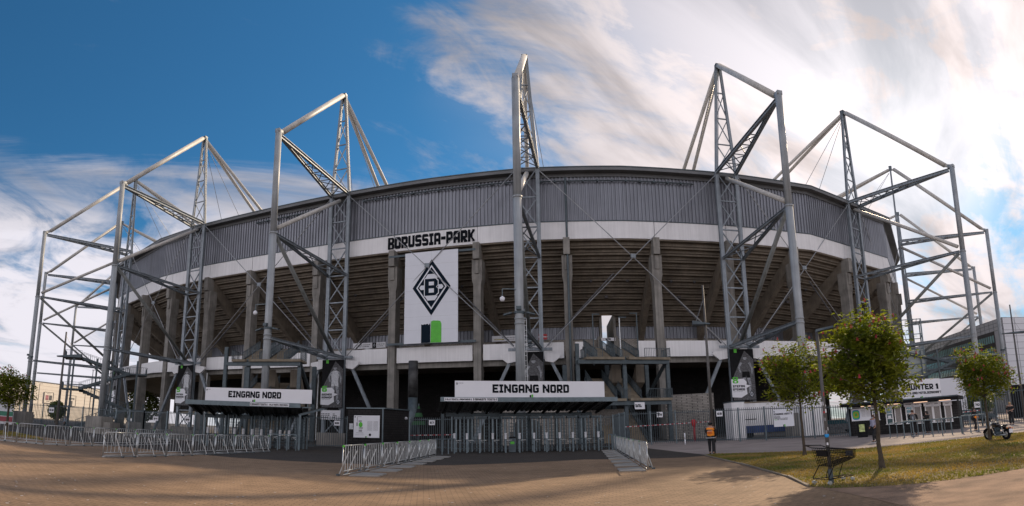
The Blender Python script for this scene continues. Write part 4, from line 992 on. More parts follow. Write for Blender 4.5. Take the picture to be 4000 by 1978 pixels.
# fence behind the turnstiles
for u0, u1, d, w_ in ((800, 1175, 41.0, 'left'), (1765, 2395, 38.6, 'right')):
    fence('turnstile_screen', f'row of tall bars behind the {w_} turnstiles', [A(u0, d), A(u1, d + (.4 if w_ == 'right' else -.6))], 2.72, 'bar screens behind the turnstiles', .16, posts_every=.83)
# gate number plates
def plate(u, v, txt, d, w_=.42, h=.42):
    p = A(u, d); z = Z(u, v, p); rz = -math.atan2(p.x, p.y) * .6
    o = thing('number_plate', f'small white plate numbered {txt} on the fence', 'sign', (p.x, p.y, z), rz, 'white gate number plates')
    MB().box((0, 0, 0), (w_, .03, h)).obj('plate', 'sign', o); letters(txt, h * .42, 0, -h * .22, -.022, o, anchor='c')
plate(194, 1602, '63', 57.5, .5, .6); plate(605, 1636, '64', 47.5); plate(730, 1640, '65', 44.5); plate(1316, 1654, '66', 41.9, .40, .42); plate(1687, 1652, '67', 41.2)
plate(2580, 1620.5, '68', 46.0, .46, .5); plate(2814, 1617, '69', 44.5, .46, .5); plate(3828, 1581, '70', 41.0, .42, .5)
# ------------------------------------------------------------------ black booth with the map board
P0, P1, P2 = A(1357, 41.8), A(1497, 41.2), A(1597, 44.5)
d = P1 - P0; rz = math.atan2(d.y, d.x); Wb = d.length
t = thing('ticket_booth', 'flat roofed black booth with a site map board between the two entrances', 'booth', (P0.x, P0.y, 0), rz)
def loc(p): q = p - P0; return (q.x * math.cos(rz) + q.y * math.sin(rz), -q.x * math.sin(rz) + q.y * math.cos(rz))
x2, y2 = loc(P2); hb = Z(1430, 1598, A(1430, 41.5))
mb = MB(); mb.hexa([(0, 0, 0), (Wb, 0, 0), (x2, y2, 0), (x2 - 2, y2 + 3, 0), (0, 0, hb), (Wb, 0, hb), (x2, y2, hb), (x2 - 2, y2 + 3, hb)]); mb.obj('walls', 'brickd', t)
MB().hexa([(-.1, -.1, hb), (Wb + .1, -.1, hb), (x2 + .1, y2 - .05, hb), (x2 - 2, y2 + 3.1, hb), (-.1, -.1, hb + .1), (Wb + .1, -.1, hb + .1), (x2 + .1, y2 - .05, hb + .1), (x2 - 2, y2 + 3.1, hb + .1)]).obj('roof', 'galv', t)
MB().tube((Wb - .02, -.08, 0), (Wb - .02, -.08, hb), .055, n=8).obj('downpipe', 'galv', t)
MB().ball((Wb + (x2 - Wb) * .88, y2 * .88 - .1, 2.72), .14, 10, 6).obj('wall_lamp', 'greyl', t)
t2, W, H = sign('map_board', 'white site map board with small text on the front of the black booth', 'sign', A(1381.5, 41.55), A(1482.5, 41.1), Z(1430, 1711, A(1430, 41.3)), Z(1430, 1624, A(1430, 41.3)), 'sign', .04)
M['mapg'] = mat('map_grey', (.35, .35, .36), .6)
mb = MB(); cx_, cz_ = W * .27, H * .58
for (a0_, b0_, c0_, d0_) in ((.13, .70, .15, .93), (.13, .93, .30, .95), (.20, .40, .36, .46), (.19, .70, .31, .78), (.10, .52, .16, .68), (.10, .20, .38, .22), (.2, .26, .33, .36)):
    mb.face([(W * a0_, -.008, H * b0_), (W * c0_, -.008, H * b0_), (W * c0_, -.008, H * d0_), (W * a0_, -.008, H * d0_)])
for r in range(22): smudge(mb, W * .53, W * .73, H * (.32 + r * .02), H * .007, -.008, r); smudge(mb, W * .76, W * .95, H * (.32 + r * .02), H * .007, -.008, r + 40)
smudge(mb, W * .08, W * .42, H * .12, H * .012, -.008, 9)
mb.obj('map_print', 'mapg', t2)
MB().face([(cx_ + W * .075 * math.cos(k), -.012, cz_ + H * .12 * math.sin(k)) for k in np.arange(0, 2 * PI, .4)]).obj('map_stadium', 'green', t2)
MB().face([(W * .64 + W * .045 * math.cos(k), -.012, H * .13 + H * .06 * math.sin(k)) for k in np.arange(0, 2 * PI, .4)]).obj('map_badge', 'black', t2)
crest(t2, W * .05, H * .93, H * .09, -.01)
m1, m2 = MB(), MB(); swatch(m1, m2, W * .49, .005, H * .07, -.01); m1.obj('black_mark', 'black', t2); m2.obj('green_mark', 'green', t2)
t3, W, H = sign('notice', 'small pale notice on the left of the black booth', 'sign', A(1364, 41.7), A(1379, 41.6), Z(1370, 1678, A(1370, 41.6)), Z(1370, 1655, A(1370, 41.6)), 'greyl', .02)
t4, W, H = sign('block_sign', 'white block direction sign below the number 6 banner', 'sign', mpt(3, -1.35, -.4, 0), mpt(3, 1.15, -.4, 0), Z(1300, 1640, mpt(3, 0, -.4, 0)), Z(1300, 1604, mpt(3, 0, -.4, 0)), 'sign', .05)
for k, s_ in enumerate(('BLOCK 13A-16A', 'BLOCK 17A-19A', 'BLOCK 13-20')): letters(s_, .14, .06, H * (.55 - k * .19), -.01, t4, ws=.8); letters(('OOO', 'OOOOOO', 'OOOO')[k], .13, W * .62, H * (.55 - k * .19), -.01, t4, ws=.8)
crest(t4, .12, H * .88, .16, -.01)
P0_ = A(2484, 50); P1_ = A(2523, 50.4); t5, W, H = sign('block_sign', 'white block sign hanging under the middle stair tower', 'sign', P0_, P1_, Z(2500, 1599, P0_), Z(2500, 1572, P0_), 'sign', .05)
letters('BLOCK', .16, .05, H * .52, -.01, t5, ws=.75); letters('13A-19A', .16, .05, H * .28, -.01, t5, ws=.72)
# west entrance sign on the right fence
P0_, P1_ = A(3024.5, 42.3), A(3103.5, 41.7); t6, W, H = sign('entrance_sign', 'white west entrance sign with small text, fixed to the fence left of the tree trunk', 'sign', P0_, P1_, Z(3060, 1667, P0_), Z(3060, 1600, P0_), 'sign', .05, 'white signs on the fence')
letters('EINGANG WEST O', H * .105, W * .04, H * .68, -.01, t6, ws=W * .9 / textw('EINGANG WEST O', H * .105))
for k, s_ in enumerate(('BLOCK 24A-28A', 'EINGANG NORD O', 'GESCHAFTSSTELLE / VIP-BEREICHE')): letters(s_, .055, W * .04, H * (.59 - k * .065), -.01, t6, ws=.8)
letters('FOHLEN', .055, W * .04, H * .39, -.01, t6, 'green', ws=.8); letters('SHOP / FOHLENSPORTSBAR', .055, W * .19, H * .39, -.01, t6, ws=.8)
crest(t6, W * .06, H * .88, H * .13, -.01)
m1, m2 = MB(), MB(); swatch(m1, m2, W * .51, .005, H * .13, -.01); m1.obj('black_mark', 'black', t6); m2.obj('green_mark', 'green', t6)
# ------------------------------------------------------------------ crowd barriers
def make_barrier(L=2.0, foot=0, h=1.08):
    """local x from 0 to L; foot 0: braces only, 1: flat foot plate on the right-hand (+y) side"""
    t = thing('crowd_barrier', 'x', 'barrier'); e = .04; r = .021
    mb = MB(); pts = [(e, 0, .06), (e, 0, h - .12), (e + .03, 0, h - .04), (e + .12, 0, h), (L - e - .12, 0, h), (L - e - .03, 0, h - .04), (L - e, 0, h - .12), (L - e, 0, .06)]
    mb.path(pts, r, 8); mb.tube((e, 0, .20), (L - e, 0, .20), .018, n=6); mb.tube((e, 0, .08), (L - e, 0, .08), .016, n=6); mb.obj('frame', 'galvl', t, True)
    mb = MB(); n = 9
    for i in range(1, n): x = e + (L - 2 * e) * i / n; mb.tube((x, 0, .2), (x, 0, h), .0105, n=5, cap=False)
    mb.obj('infill_bars', 'galvl', t)
    for x in (L * .34, L * .70):
        mb = MB(); mb.bar((x, -.02, .86), (x + .14, -.26, .03), .035, .03); mb.obj('brace', 'galvl', t)
        mb = MB(); mb.box((x + .14, -.28, .03), (.07, .10, .06)); mb.obj('brace_foot', 'galvd', t)
    if foot:
        mb = MB(); mb.hexa([(.20, .04, .0), (L - .45, .04, 0), (L * .62, .85, 0), (.42, .85, 0), (.20, .04, .045), (L - .45, .04, .045), (L * .62, .85, .045), (.42, .85, .045)]); mb.obj('foot_plate', mat('foot_plate', (.30, .29, .27), .6, 0, .2, 4), t)
    else:
        MB().box((L / 2, 0, .02), (L - .12, .10, .035)).obj('bottom_plate', 'galvl', t)
    MB().bar((L - .04, 0, h - .05), (L - .10, 0, h - .004), .05).obj('green_sleeve', 'green', t)
    return t
BG = 'steel crowd barriers on the forecourt'
b0 = make_barrier(2.0, 0); b1 = make_barrier(2.0, 1)
used = set()
def brow(pts, proto, fmt, side=1):
    for i, (a, b) in enumerate(zip(pts[:-1], pts[1:])):
        d = b - a; o = a if side > 0 else b; rz = math.atan2(d.y, d.x) + (0 if side > 0 else PI); lab = fmt.format(ORD[i])
        sc = (d.length / 2.0, 1, 1)
        if id(proto) not in used: used.add(id(proto)); proto.location = (o.x, o.y, 0); proto.rotation_euler = (0, 0, rz); proto.scale = sc; proto['label'] = lab; proto['group'] = BG
        else: dup(proto, lab, o, rz, BG, sc)
def straight(a, b, n): return [a.lerp(b, k / n) for k in range(n + 1)]
rowN = straight(G(398, 1787), G(1049, 1765), 7)
brow(rowN, b0, 'crowd barrier, {} from the left in the row before the left entrance', 1)
rowL = [G(-95, 1712), G(65, 1728), G(170, 1737), G(272, 1742), G(362, 1743), G(450, 1744), G(525, 1741), G(600, 1739), G(668, 1736)]
brow(rowL, b0, 'crowd barrier, {} from the left in the far left row behind', 1)
m0, m1 = G(1335, 1866), G(1703, 1784)
brow(straight(m0, m1, 7), b1, 'crowd barrier with pale foot plate, {} from the camera in the middle row', -1)
r0, r1 = G(2532, 1843), G(2401, 1758)
brow(straight(r0, r1, 8), b1, 'crowd barrier with grey foot plate, {} from the camera in the right row', 1)
# fix the foot side: plates lie towards the right in the middle row and towards the left in the right row
# ------------------------------------------------------------------ queue rails
def rails(label, pts, h=1.05, n=6, cat='railing', m='galv', r=.035):
    t = thing('queue_rail', label, cat, (pts[0].x, pts[0].y, 0), 0, 'queue rails'); o = pts[0]
    for a, b in zip(pts[:-1], pts[1:]):
        a = (a - o).to_3d(); b = (b - o).to_3d()
        MB().bar(a + Vector((0, 0, h)), b + Vector((0, 0, h)), .07, .07).obj('top_rail', m, t)
        for k in range(n + 1): p = a.lerp(b, k / n); MB().tube(p, p + Vector((0, 0, h)), r, n=8).obj('post', m, t)
    return t
k0, k1 = G(3534, 1711), G(3758, 1694)
rails('grey queue rail in front of the ticket windows, nearest the path', [k0, k1], 1.08, 6)
k2, k3 = A(3474, 33.5), A(3716, 35.5)
rails('grey queue rail directly below the ticket windows', [k2, k3], 1.0, 9, r=.028)
rails('short grey queue rail right of the ticket windows', [G(3762, 1694), G(3856, 1686)], 1.15, 3)
rails('low grey queue rail in front of the left turnstiles', [A(1052, 35.6), A(1160, 35.4)], 1.15, 3)
rails('low grey queue rail in front of the right turnstiles, left end', [A(1703, 33), A(1775, 35.0)], 1.05, 3)
rails('short grey rail at the right end of the right turnstiles', [A(2376, 36), A(2402, 35.6)], 1.2, 2)
# ------------------------------------------------------------------ lamp posts
M['postm'] = mat('dull_lamp_paint', (.11, .105, .10), .6, .1, .25, 3, .2)
def blade_lamp(name, label, p, h, hb, x0, x1, rz, rt=.075, tip=.22):
    t = thing(name, label, 'lamp post', (p.x, p.y, 0), rz, 'lamp posts with a wing-shaped head')
    MB().tube((0, 0, 0), (0, 0, h), rt, rt * .55, n=12).obj('pole', 'postm', t, True)
    mb = MB(); mb.hexa([(x0, -.18, hb), (x1, -.32, hb - .02), (x1, .32, hb - .02), (x0, .18, hb), (x0, -.16, hb + .06), (x1, -.28, hb + tip), (x1, .28, hb + tip), (x0, .16, hb + .06)]); mb.obj('wing_head', 'galvd', t)
    MB().tube((x1 * .75, 0, hb + .1), (0, 0, hb + 1.6), .012, n=4).obj('stay_wire', 'cable', t)
    return t
p = G(2790, 1773); blade_lamp('lamp_post', 'tall grey lamp post the person in the orange vest leans against', p, Z(2788, 1113, p), Z(2785, 1268, p), .22, -.62, R(-15), .085)
p = G(215, 1716); blade_lamp('lamp_post', 'tall grey lamp post behind the barriers at the far left', p, Z(255, 1297, p), Z(245, 1395, p), -.40, 1.05, R(35), .09, .25)
p = A(4010, 46); blade_lamp('lamp_post', 'tall dark lamp post at the right edge in front of the office building', p, Z(3957, 1190, A(3957, 46)), Z(3970, 1302, A(3970, 46)), -.95, .85, R(-40), .10, .16)
p = G(3248, 1890); hz = Z(3235, 1290, p)
t = thing('lamp_post', 'near lamp post with stickers and a blue ribbon beside the shopping cart', 'lamp post', (p.x, p.y, 0), R(-32))
MB().tube((0, 0, 0), (0, 0, hz), .042, .034, n=16).obj('pole', 'postm', t, True)
MB().hexa([(-.02, -.06, hz - .04), (.36, -.09, hz + .04), (.36, .09, hz + .04), (-.02, .06, hz - .04), (-.02, -.05, hz + .03), (.36, -.06, hz + .10), (.36, .06, hz + .10), (-.02, .05, hz + .03)]).obj('lamp_head', 'galvd', t)
mb = MB(); rn = random.Random(5)
for k in range(9):
    z = rn.uniform(.95, 2.3); a = rn.uniform(-2.4, -.7); hh = rn.uniform(.05, .11)
    mb = MB(); w_ = rn.uniform(.4, .9); n_ = 4
    for j in range(n_):
        a0, a1 = a + w_ * j / n_, a + w_ * (j + 1) / n_
        mb.face([(.044 * math.cos(a0), .044 * math.sin(a0), z), (.044 * math.cos(a1), .044 * math.sin(a1), z), (.044 * math.cos(a1), .044 * math.sin(a1), z + hh), (.044 * math.cos(a0), .044 * math.sin(a0), z + hh)])
    mb.obj('sticker', ['sign', 'greyl', 'red', 'grey'][k % 4], t)
M['blue'] = mat('blue_ribbon', (.01, .28, .65), .6)
mb = MB(); mb.lathe((0, 0, 1.19), [(.044, 0), (.048, .01), (.046, .05), (.042, .06)], 14); mb.obj('ribbon', 'blue', t); MB().ball((.0, -.05, 1.19), .026, 8, 6, (1.5, .6, 1.2)).obj('ribbon_knot', 'blue', t)
MB().lathe((0, 0, .0), [(.055, 0), (.05, .35), (.043, .36)], 16).obj('base_sleeve', 'galvd', t)
# small lamps near and behind the stadium
def small_lamp(label, p, h, two=False):
    t = thing('street_lamp', label, 'lamp', (p.x, p.y, 0), 0, 'small street lamps')
    MB().tube((0, 0, 0), (0, 0, h), .07, .05, n=8).obj('pole', 'galvd', t); MB().box((.35, 0, h), (.9, .25, .08)).obj('lamp_head', 'galvd', t)
    return t
for u, vt, d, w_ in ((137, 1499, 130, 'left of the warehouse picture sign'), (245, 1530, 120, 'between the two warehouse signs'), (320, 1527, 125, 'right of the warehouse name sign'), (342, 1445, 85, 'above the steel staircase')):
    p = A(u, d); small_lamp('small street lamp ' + w_, p, Z(u, vt, p))
for u, vt, w_ in ((2331, 1228, 'left'), (2438, 1240, 'middle'), (2508, 1224, 'right')):
    p = A(u, 57); z = Z(u, vt, p); o = thing('deck_lamp', f'slim lamp post at the top of the middle stair tower, {w_} one of three', 'lamp', (p.x, p.y, 9.2), 0, 'slim lamps on the stair tower')
    MB().tube((0, 0, 0), (0, 0, z - 9.2), .06, n=8).obj('pole', 'galvl' if w_ == 'middle' else 'galvd', o); MB().box((.3 if w_ != 'right' else -.3, 0, z - 9.2), (.75, .2, .1)).obj('lamp_head', 'galvd', o)
# floodlights and cameras strapped to the outer masts
def flood(i, z, nm):
    p = mpt(i, 0, -DD, z); o = thing('floodlight_cluster', f'cluster of small floodlights strapped round the outer mast {nm}', 'floodlight', p, PYL[i][3], 'floodlights on the masts')
    MB().lathe((0, 0, -.15), [(.37, 0), (.42, .02), (.42, .28), (.37, .3)], 16).obj('clamp', 'galvd', o)
    for sx_ in (-1, 1):
        MB().bar((sx_ * .38, 0, 0), (sx_ * .8, -.1, .05), .06).obj('arm', 'galvd', o)
        MB().hexa([(sx_ * .6, -.35, -.12), (sx_ * 1.25, -.3, -.30), (sx_ * 1.25, .1, -.30), (sx_ * .6, .1, -.12), (sx_ * .6, -.35, .02), (sx_ * 1.25, -.3, -.16), (sx_ * 1.25, .1, -.16), (sx_ * .6, .1, .02)]).obj('lamp_housing', 'galvd', o)
    MB().box((0, -.5, .35), (.4, .3, .35)).obj('spotlight', 'galvd', o)
flood(4, 13.1, 'in the middle'); flood(3, 13.3, 'behind the left entrance sign'); flood(1, 12.9, 'second from the left'); flood(7, 12.9, 'second from the right edge')
for i, z, nm in ((4, 15.4, 'in the middle'), (3, 16.2, 'behind the left entrance sign')):
    p = mpt(i, -.2, -DD - .1, z); o = thing('dome_camera', f'white dome camera on the outer mast {nm}', 'camera', p, PYL[i][3], 'dome cameras on the masts')
    MB().bar((0, -.2, 0), (-1.1, -.3, .05), .06).obj('bracket', 'galv', o); MB().tube((-1.1, -.3, 0), (-1.1, -.3, -.75), .03, n=6).obj('drop_arm', 'galv', o)
    MB().lathe((-1.1, -.3, -1.25), [(0, 0), (.14, .05), (.2, .2), (.2, .4), (.06, .55), (0, .55)], 12).obj('dome', 'sign', o, True)
# cable ladder beside the central mast
p = mpt(4, .42, -DD, 0); t = thing('cable_ladder', 'thin pale cable ladder running up the right side of the central outer mast', 'ladder', (p.x, p.y, 0))
mb = MB(); mb.bar((-.05, -.05, .5), (-.05, -.05, 12.5), .03).bar((.12, -.05, .5), (.12, -.05, 12.5), .03)
for z in np.arange(.8, 12.4, .5): mb.bar((-.05, -.05, z), (.12, -.05, z), .025)
mb.obj('rungs_and_rails', 'galvl', t)
# ------------------------------------------------------------------ ticket counter building
P0, P1 = G(3324, 1706), A(3752, 39.3, 1688)
d = P1 - P0; rz = math.atan2(d.y, d.x); Wk = d.length; hk = Z(3752, 1550, P1)
t = thing('ticket_counter', 'long black ticket counter building with white shuttered windows and lit tubes under its roof', 'kiosk', (P0.x, P0.y, 0), rz)
def kx(u): r = ray(u, 1650); k = r.x / r.y; return (k * P0.y - P0.x) / (d.x - k * d.y) * Wk
def kz(u, v): x = kx(u); q = P0 + d * (x / Wk); return Z(u, v, q)
MB().box((Wk / 2, 1.9, hk / 2 - .15), (Wk, 3.6, hk - .3)).obj('walls', 'brickd', t)
MB().box((Wk / 2, 1.3, hk - .02), (Wk + .4, 4.9, .28)).obj('roof', 'black', t)
MB().box((Wk / 2 , -1.14, hk + .1), (Wk + .4, .08, .10)).obj('roof_trim', 'galvd', t)
M['shutter'] = mat('roller_shutter', (.34, .31, .29), .5, .1, .08, 2)
WN = ((3412, 3437, 1600, 1641, 'o'), (3465, 3490, 1592, 1657, 'o'), (3500, 3524, 1591, 1657, 's'), (3544, 3570, 1590, 1654, 'o'), (3576, 3603, 1589, 1654, 's'), (3621, 3648, 1588, 1651, 's'), (3652, 3679, 1586, 1649, 's'), (3697, 3722, 1584, 1647, 's'))
for u0, u1, v0, v1, kd in WN:
    x0, x1 = kx(u0), kx(u1); z1, z0 = kz((u0 + u1) / 2, v0), kz((u0 + u1) / 2, v1); w_ = x1 - x0; xc = (x0 + x1) / 2
    mb = MB()
    for a_, b_ in (((x0, z0), (x0, z1)), ((x1, z0), (x1, z1)), ((x0, z1), (x1, z1))): mb.bar((a_[0], .02, a_[1]), (b_[0], .02, b_[1]), .07, .07, (0, 1, 0))
    f = mb.obj('window', 'white', t); MB().box((xc, -.02, z0 - .02), (w_ + .14, .24, .05)).obj('sill', 'white', f)
    if kd == 's':
        mb = MB(); n_ = 22
        for k in range(n_): mb.box((xc, .06, z0 + (z1 - z0) * (k + .5) / n_), (w_ - .06, .03, (z1 - z0) / n_ * .8))
        mb.obj('shutter', 'shutter', f)
    else:
        MB().box((xc, .08, (z0 + z1) / 2), (w_ - .06, .02, z1 - z0)).obj('pane', 'glass', f)
        for k in (.32, .62, .84): MB().box((xc, .03, z0 + (z1 - z0) * k), (w_ - .05, .05, .05)).obj('glazing_bar', 'white', f)
        MB().box((xc, .0, z0 + (z1 - z0) * .42), (w_ * .5, .02, .22)).obj('window_notice', 'sign', f)
    hd = MB().box((xc, -.06, z1 + .18), (w_ + .16, .16, .32)).obj('header_board', 'sign', f)
    letters('TICKETS' if kd == 's' else 'TAGESKASSE', .06, xc, z1 + .16, -.15, hd, anchor='c', ws=.8)
for u0, u1 in ((3380, 3392), (3402, 3418), (3483, 3530), (3585, 3638), (3683, 3728)):
    MB().box(((kx(u0) + kx(u1)) / 2, -.75, hk - .20), (kx(u1) - kx(u0), .10, .05)).obj('tube_light', 'glow', t)
xa, xb = kx(3329), kx(3405); za, zb2 = kz(3360, 1597), kz(3360, 1645)
q = P0 + d * (xa / Wk); q2 = P0 + d * (xb / Wk); off = Vector((math.sin(rz), -math.cos(rz))) * .06
t2, W, H = sign('seating_plan', 'white board with a green stadium seating plan left of the ticket windows', 'sign', q + off, q2 + off, zb2, za, 'sign', .04)
def ell(cx_, cz_, a_, b_, y, n=20): return [(cx_ + a_ * math.copysign(abs(math.cos(k)) ** .6, math.cos(k)), y, cz_ + b_ * math.copysign(abs(math.sin(k)) ** .6, math.sin(k))) for k in np.arange(0, 2 * PI, 2 * PI / n)]
MB().face(ell(W * .25, H * .5, W * .20, H * .40, -.008)).obj('plan_blue_tier', mat('plan_blue', (.02, .22, .45), .6), t2)
MB().face(ell(W * .25, H * .5, W * .165, H * .31, -.014)).obj('plan_green_tier', 'green', t2); MB().face(ell(W * .25, H * .5, W * .12, H * .2, -.02)).obj('plan_inner_tier', mat('plan_orange', (.6, .25, .03), .6), t2)
MB().box((W * .25, -.02, H * .5), (W * .15, .012, H * .26)).obj('plan_pitch', mat('plan_pitch', (.05, .40, .04), .6), t2)
mb = MB()
for r in range(16): smudge(mb, W * .54, W * .74, H * (.3 + r * .036), H * .012, -.008, r); smudge(mb, W * .78, W * .96, H * (.3 + r * .036), H * .012, -.008, r + 30)
mb.obj('small_print', 'mapg', t2)
q, q2 = A(3529, 41.0), A(3693, 43.5); z0, z1 = Z(3693, 1539, q2), Z(3693, 1477, q2)
t2, W, H = sign('counter_sign', 'big white ticket counter sign on the roof of the black building, partly behind the tree', 'sign', q, q2, hk + .08, z1, 'sign', .1)
letters('COUNTER 1', H * .27, W * .5, H * .48, -.012, t2, anchor='c'); letters('TICKETS UND MITGLIEDSCHAFT', H * .115, W * .5, H * .27, -.012, t2, anchor='c', ws=.9)
m1, m2 = MB(), MB(); swatch(m1, m2, W * .5, .005, H * .16, -.012); m1.obj('black_mark', 'black', t2); m2.obj('green_mark', 'green', t2)
mb = MB()
for k in range(7): mb.bar((W * (k + .5) / 7, .3, -.1), (W * (k + .5) / 7, .1, H * .9), .06)
mb.obj('support_frame', 'galv', t2)
# low white parapet building behind the counter
q = A(3728, 66); o = MB().box((q.x, q.y, 2.9), (3.2, 4, 5.8), R(-40)).obj('annex', 'wpanel'); tag(o, 'low white panelled annex behind the ticket counter roof', 'building')
# ------------------------------------------------------------------ bins, bollards, hydrant, blocks
def bin_(label, p, rz, w_=.5, h=1.0, m='greyd', poster=None):
    t = thing('litter_bin', label, 'bin', (p.x, p.y, 0), rz, 'litter bins')
    MB().box((0, 0, h * .47), (w_, w_ * .9, h * .9)).obj('bin_body', m, t); MB().hexa([(-w_ / 2 - .02, -w_ / 2, h * .92), (w_ / 2 + .02, -w_ / 2, h * .92), (w_ / 2 + .02, w_ / 2, h * .92), (-w_ / 2 - .02, w_ / 2, h * .92), (-w_ / 3, -w_ / 4, h * 1.02), (w_ / 3, -w_ / 4, h * 1.02), (w_ / 3, w_ / 4, h * 1.02), (-w_ / 3, w_ / 4, h * 1.02)]).obj('bin_lid', 'black', t)
    if poster: MB().box((0, -w_ * .45 - .01, h * .62), (w_ * .55, .01, h * (.5 if w_ > .5 else .16))).obj('bin_poster', poster, t)
    return t
bin_('dark bin with a yellow and white poster beside the ticket counter wall', G(3372, 1709), R(-38), .62, 1.15, 'black', mat('poster', (.55, .62, .25), .6, 0, .5, 8))
bin_('slim dark bin with a green sticker between the turnstile posts', A(2001, 36.4), R(-2), .42, 1.15, 'galvd', 'green')
q = G(2677, 1738); MBB = MB(); MBB.tube((q.x, q.y, 0), (q.x, q.y, .45), .05, n=10); tag(MBB.tube((q.x, q.y, .45), (q.x, q.y, 1.02), .045, n=10).obj('bollard', 'sign', None, True), 'thin white bollard in front of fence gate 68', 'bollard')
q = A(2711, 50.5); t = thing('hydrant', 'red standing hydrant behind the fence in front of the pale block wall', 'hydrant', (q.x, q.y, 0))
MB().tube((0, 0, 0), (0, 0, 1.7), .09, n=10).obj('pipe', 'red', t, True); MB().lathe((0, 0, 1.5), [(.10, 0), (.2, .2), (.24, .6), (.20, .7), (.06, .8), (0, .8)], 10).obj('hydrant_head', 'red', t, True)
def cblock(label, q, w_, dd, h, rz, m='concrete'): tag(MB().box((q.x, q.y, h / 2), (w_, dd, h), rz).obj('concrete_block', m), label, 'block', 'concrete blocks behind the fences')
cblock('large pale concrete block at the foot of the second lattice column from the left entrance', A(385, 54), 2.2, 1.4, 1.9, R(-10)); cblock('small concrete block right of the large one behind the left fence', A(430, 53), 1.2, 1.2, 1.3, R(-10))
cblock('wide concrete block behind the fence left of the left turnstiles', A(540, 52), 1.9, 1.2, 1.5, R(-10)); cblock('long concrete block under the number 5 banner', A(715, 48), 3.0, 1.0, 1.0, R(-14))
cblock('low concrete block behind gate 66', A(1308, 47), 2.5, 1.2, 1.25, R(-12)); cblock('large pale concrete block behind the banner tree far left', A(75, 60), 2.2, 1.4, 1.9, R(10))
# white container, van and box behind the right fence
q = A(2873, 50); t = thing('container', 'tall white steel cabin behind the fence, directly right of the orange vest', 'container', (q.x, q.y, 0), R(-4))
MB().box((0, 0, 1.9), (1.1, 2.2, 3.8)).obj('cabin_body', 'white', t); MB().box((0, 0, 3.86), (1.2, 2.3, .1)).obj('cabin_roof', 'galvd', t)
q = A(3000, 52); t = thing('trailer', 'long white trailer with a dark blue skirt parked behind the fence', 'trailer', (q.x, q.y, 0), R(-6))
MB().box((0, 0, 2.45), (6.9, 2.3, 2.5)).obj('trailer_body', 'white', t); MB().box((0, -.06, .95), (6.9, 2.3, .75)).obj('skirt', mat('blue_skirt', (.02, .05, .16), .5), t); MB().box((0, 0, 3.76), (7.1, 2.4, .14)).obj('trailer_roof', 'step', t)
for x_ in (-2.2, 1.6, 2.5):
    MB().lathe((x_, -1.26, .48), [(.48, 0), (.48, .2), (.2, .22), (0, .2)], 16, 'y').obj('wheel', 'black', t)
for x_ in (-2.4, 1.2): MB().box((x_, -1.17, 2.0), (2.0, .03, .1)).obj('side_rail', 'greyd', t)
q = A(3128, 50.5); tag(MB().box((q.x, q.y, 1.2), (2.2, 1.8, 2.4), R(-8)).obj('generator', 'concrete'), 'grey generator box behind the fence left of the tall white cabinet', 'generator')
q = A(3172, 49.5); tag(MB().box((q.x, q.y, 2.2), (1.9, 1.6, 4.4), R(-8)).obj('cabinet', 'white'), 'tall white cabinet behind the fence next to the small tree crown', 'cabinet')
# barrier tape behind the gates
M['tape'] = None
tm = bpy.data.materials.new('barrier_tape'); tm.use_nodes = True; tt = tm.node_tree; wv = tt.nodes.new('ShaderNodeTexWave'); wv.inputs['Scale'].default_value = .75; tcn = tt.nodes.new('ShaderNodeTexCoord'); tt.links.new(tcn.outputs['Object'], wv.inputs[0])
crr = tt.nodes.new('ShaderNodeMix'); crr.data_type = 'RGBA'; gt = tt.nodes.new('ShaderNodeMath'); gt.operation = 'GREATER_THAN'; gt.inputs[1].default_value = .5; tt.links.new(wv.outputs[1], gt.inputs[0]); tt.links.new(gt.outputs[0], crr.inputs[0])
crr.inputs[6].default_value = (.65, .63, .63, 1); crr.inputs[7].default_value = (.45, .02, .03, 1); tt.links.new(crr.outputs[2], tt.nodes['Principled BSDF'].inputs[0]); M['tape'] = tm
def tape(label, a, b, h0, h1): mb = MB(); mb.bar((a.x, a.y, h0), (b.x, b.y, h1), .015, .08); tag(mb.obj('barrier_tape', 'tape'), label, 'tape', 'red and white barrier tapes')
tape('red and white barrier tape strung behind gate 68 across the pale wall', A(2430, 49), A(2790, 51), 1.75, 2.0); tape('red and white barrier tape behind gate 67', A(1560, 46), A(1770, 46), 1.15, 1.25); tape('red and white barrier tape behind gate 70 at the right', A(3760, 47), A(3840, 48), 1.25, 1.3)
# cars behind the gate at the right
def car(label, p, rz, m):
    t = thing('parked_car', label, 'car', (p.x, p.y, 0), rz, 'cars behind the gates')
    prof = [(-2.1, .35), (2.1, .35), (2.15, .75), (1.3, .95), (.65, 1.42), (-1.1, 1.45), (-1.75, 1.0), (-2.15, .92)]
    MB().prism(prof, -.85, .85).obj('car_body', m, t)
    MB().prism([(1.12, .98), (.6, 1.36), (-1.05, 1.38), (-1.55, 1.0)], -.87, .87).obj('side_windows', 'glass', t)
    for x_ in (-1.35, 1.35):
        for y_ in (-.9, .72): MB().lathe((x_, y_, .33), [(.33, 0), (.33, .18), (0, .18)], 14, 'y').obj('wheel', 'black', t)
    return t
car('white car behind gate 70 at the right', A(3772, 58), R(-35), 'white'); car('dark grey car behind gate 70 in front of the white one', A(3795, 52), R(-30), 'galvd'); car('dark car behind the fence left of the ticket counter', A(3262, 52), R(-20), 'greyd')
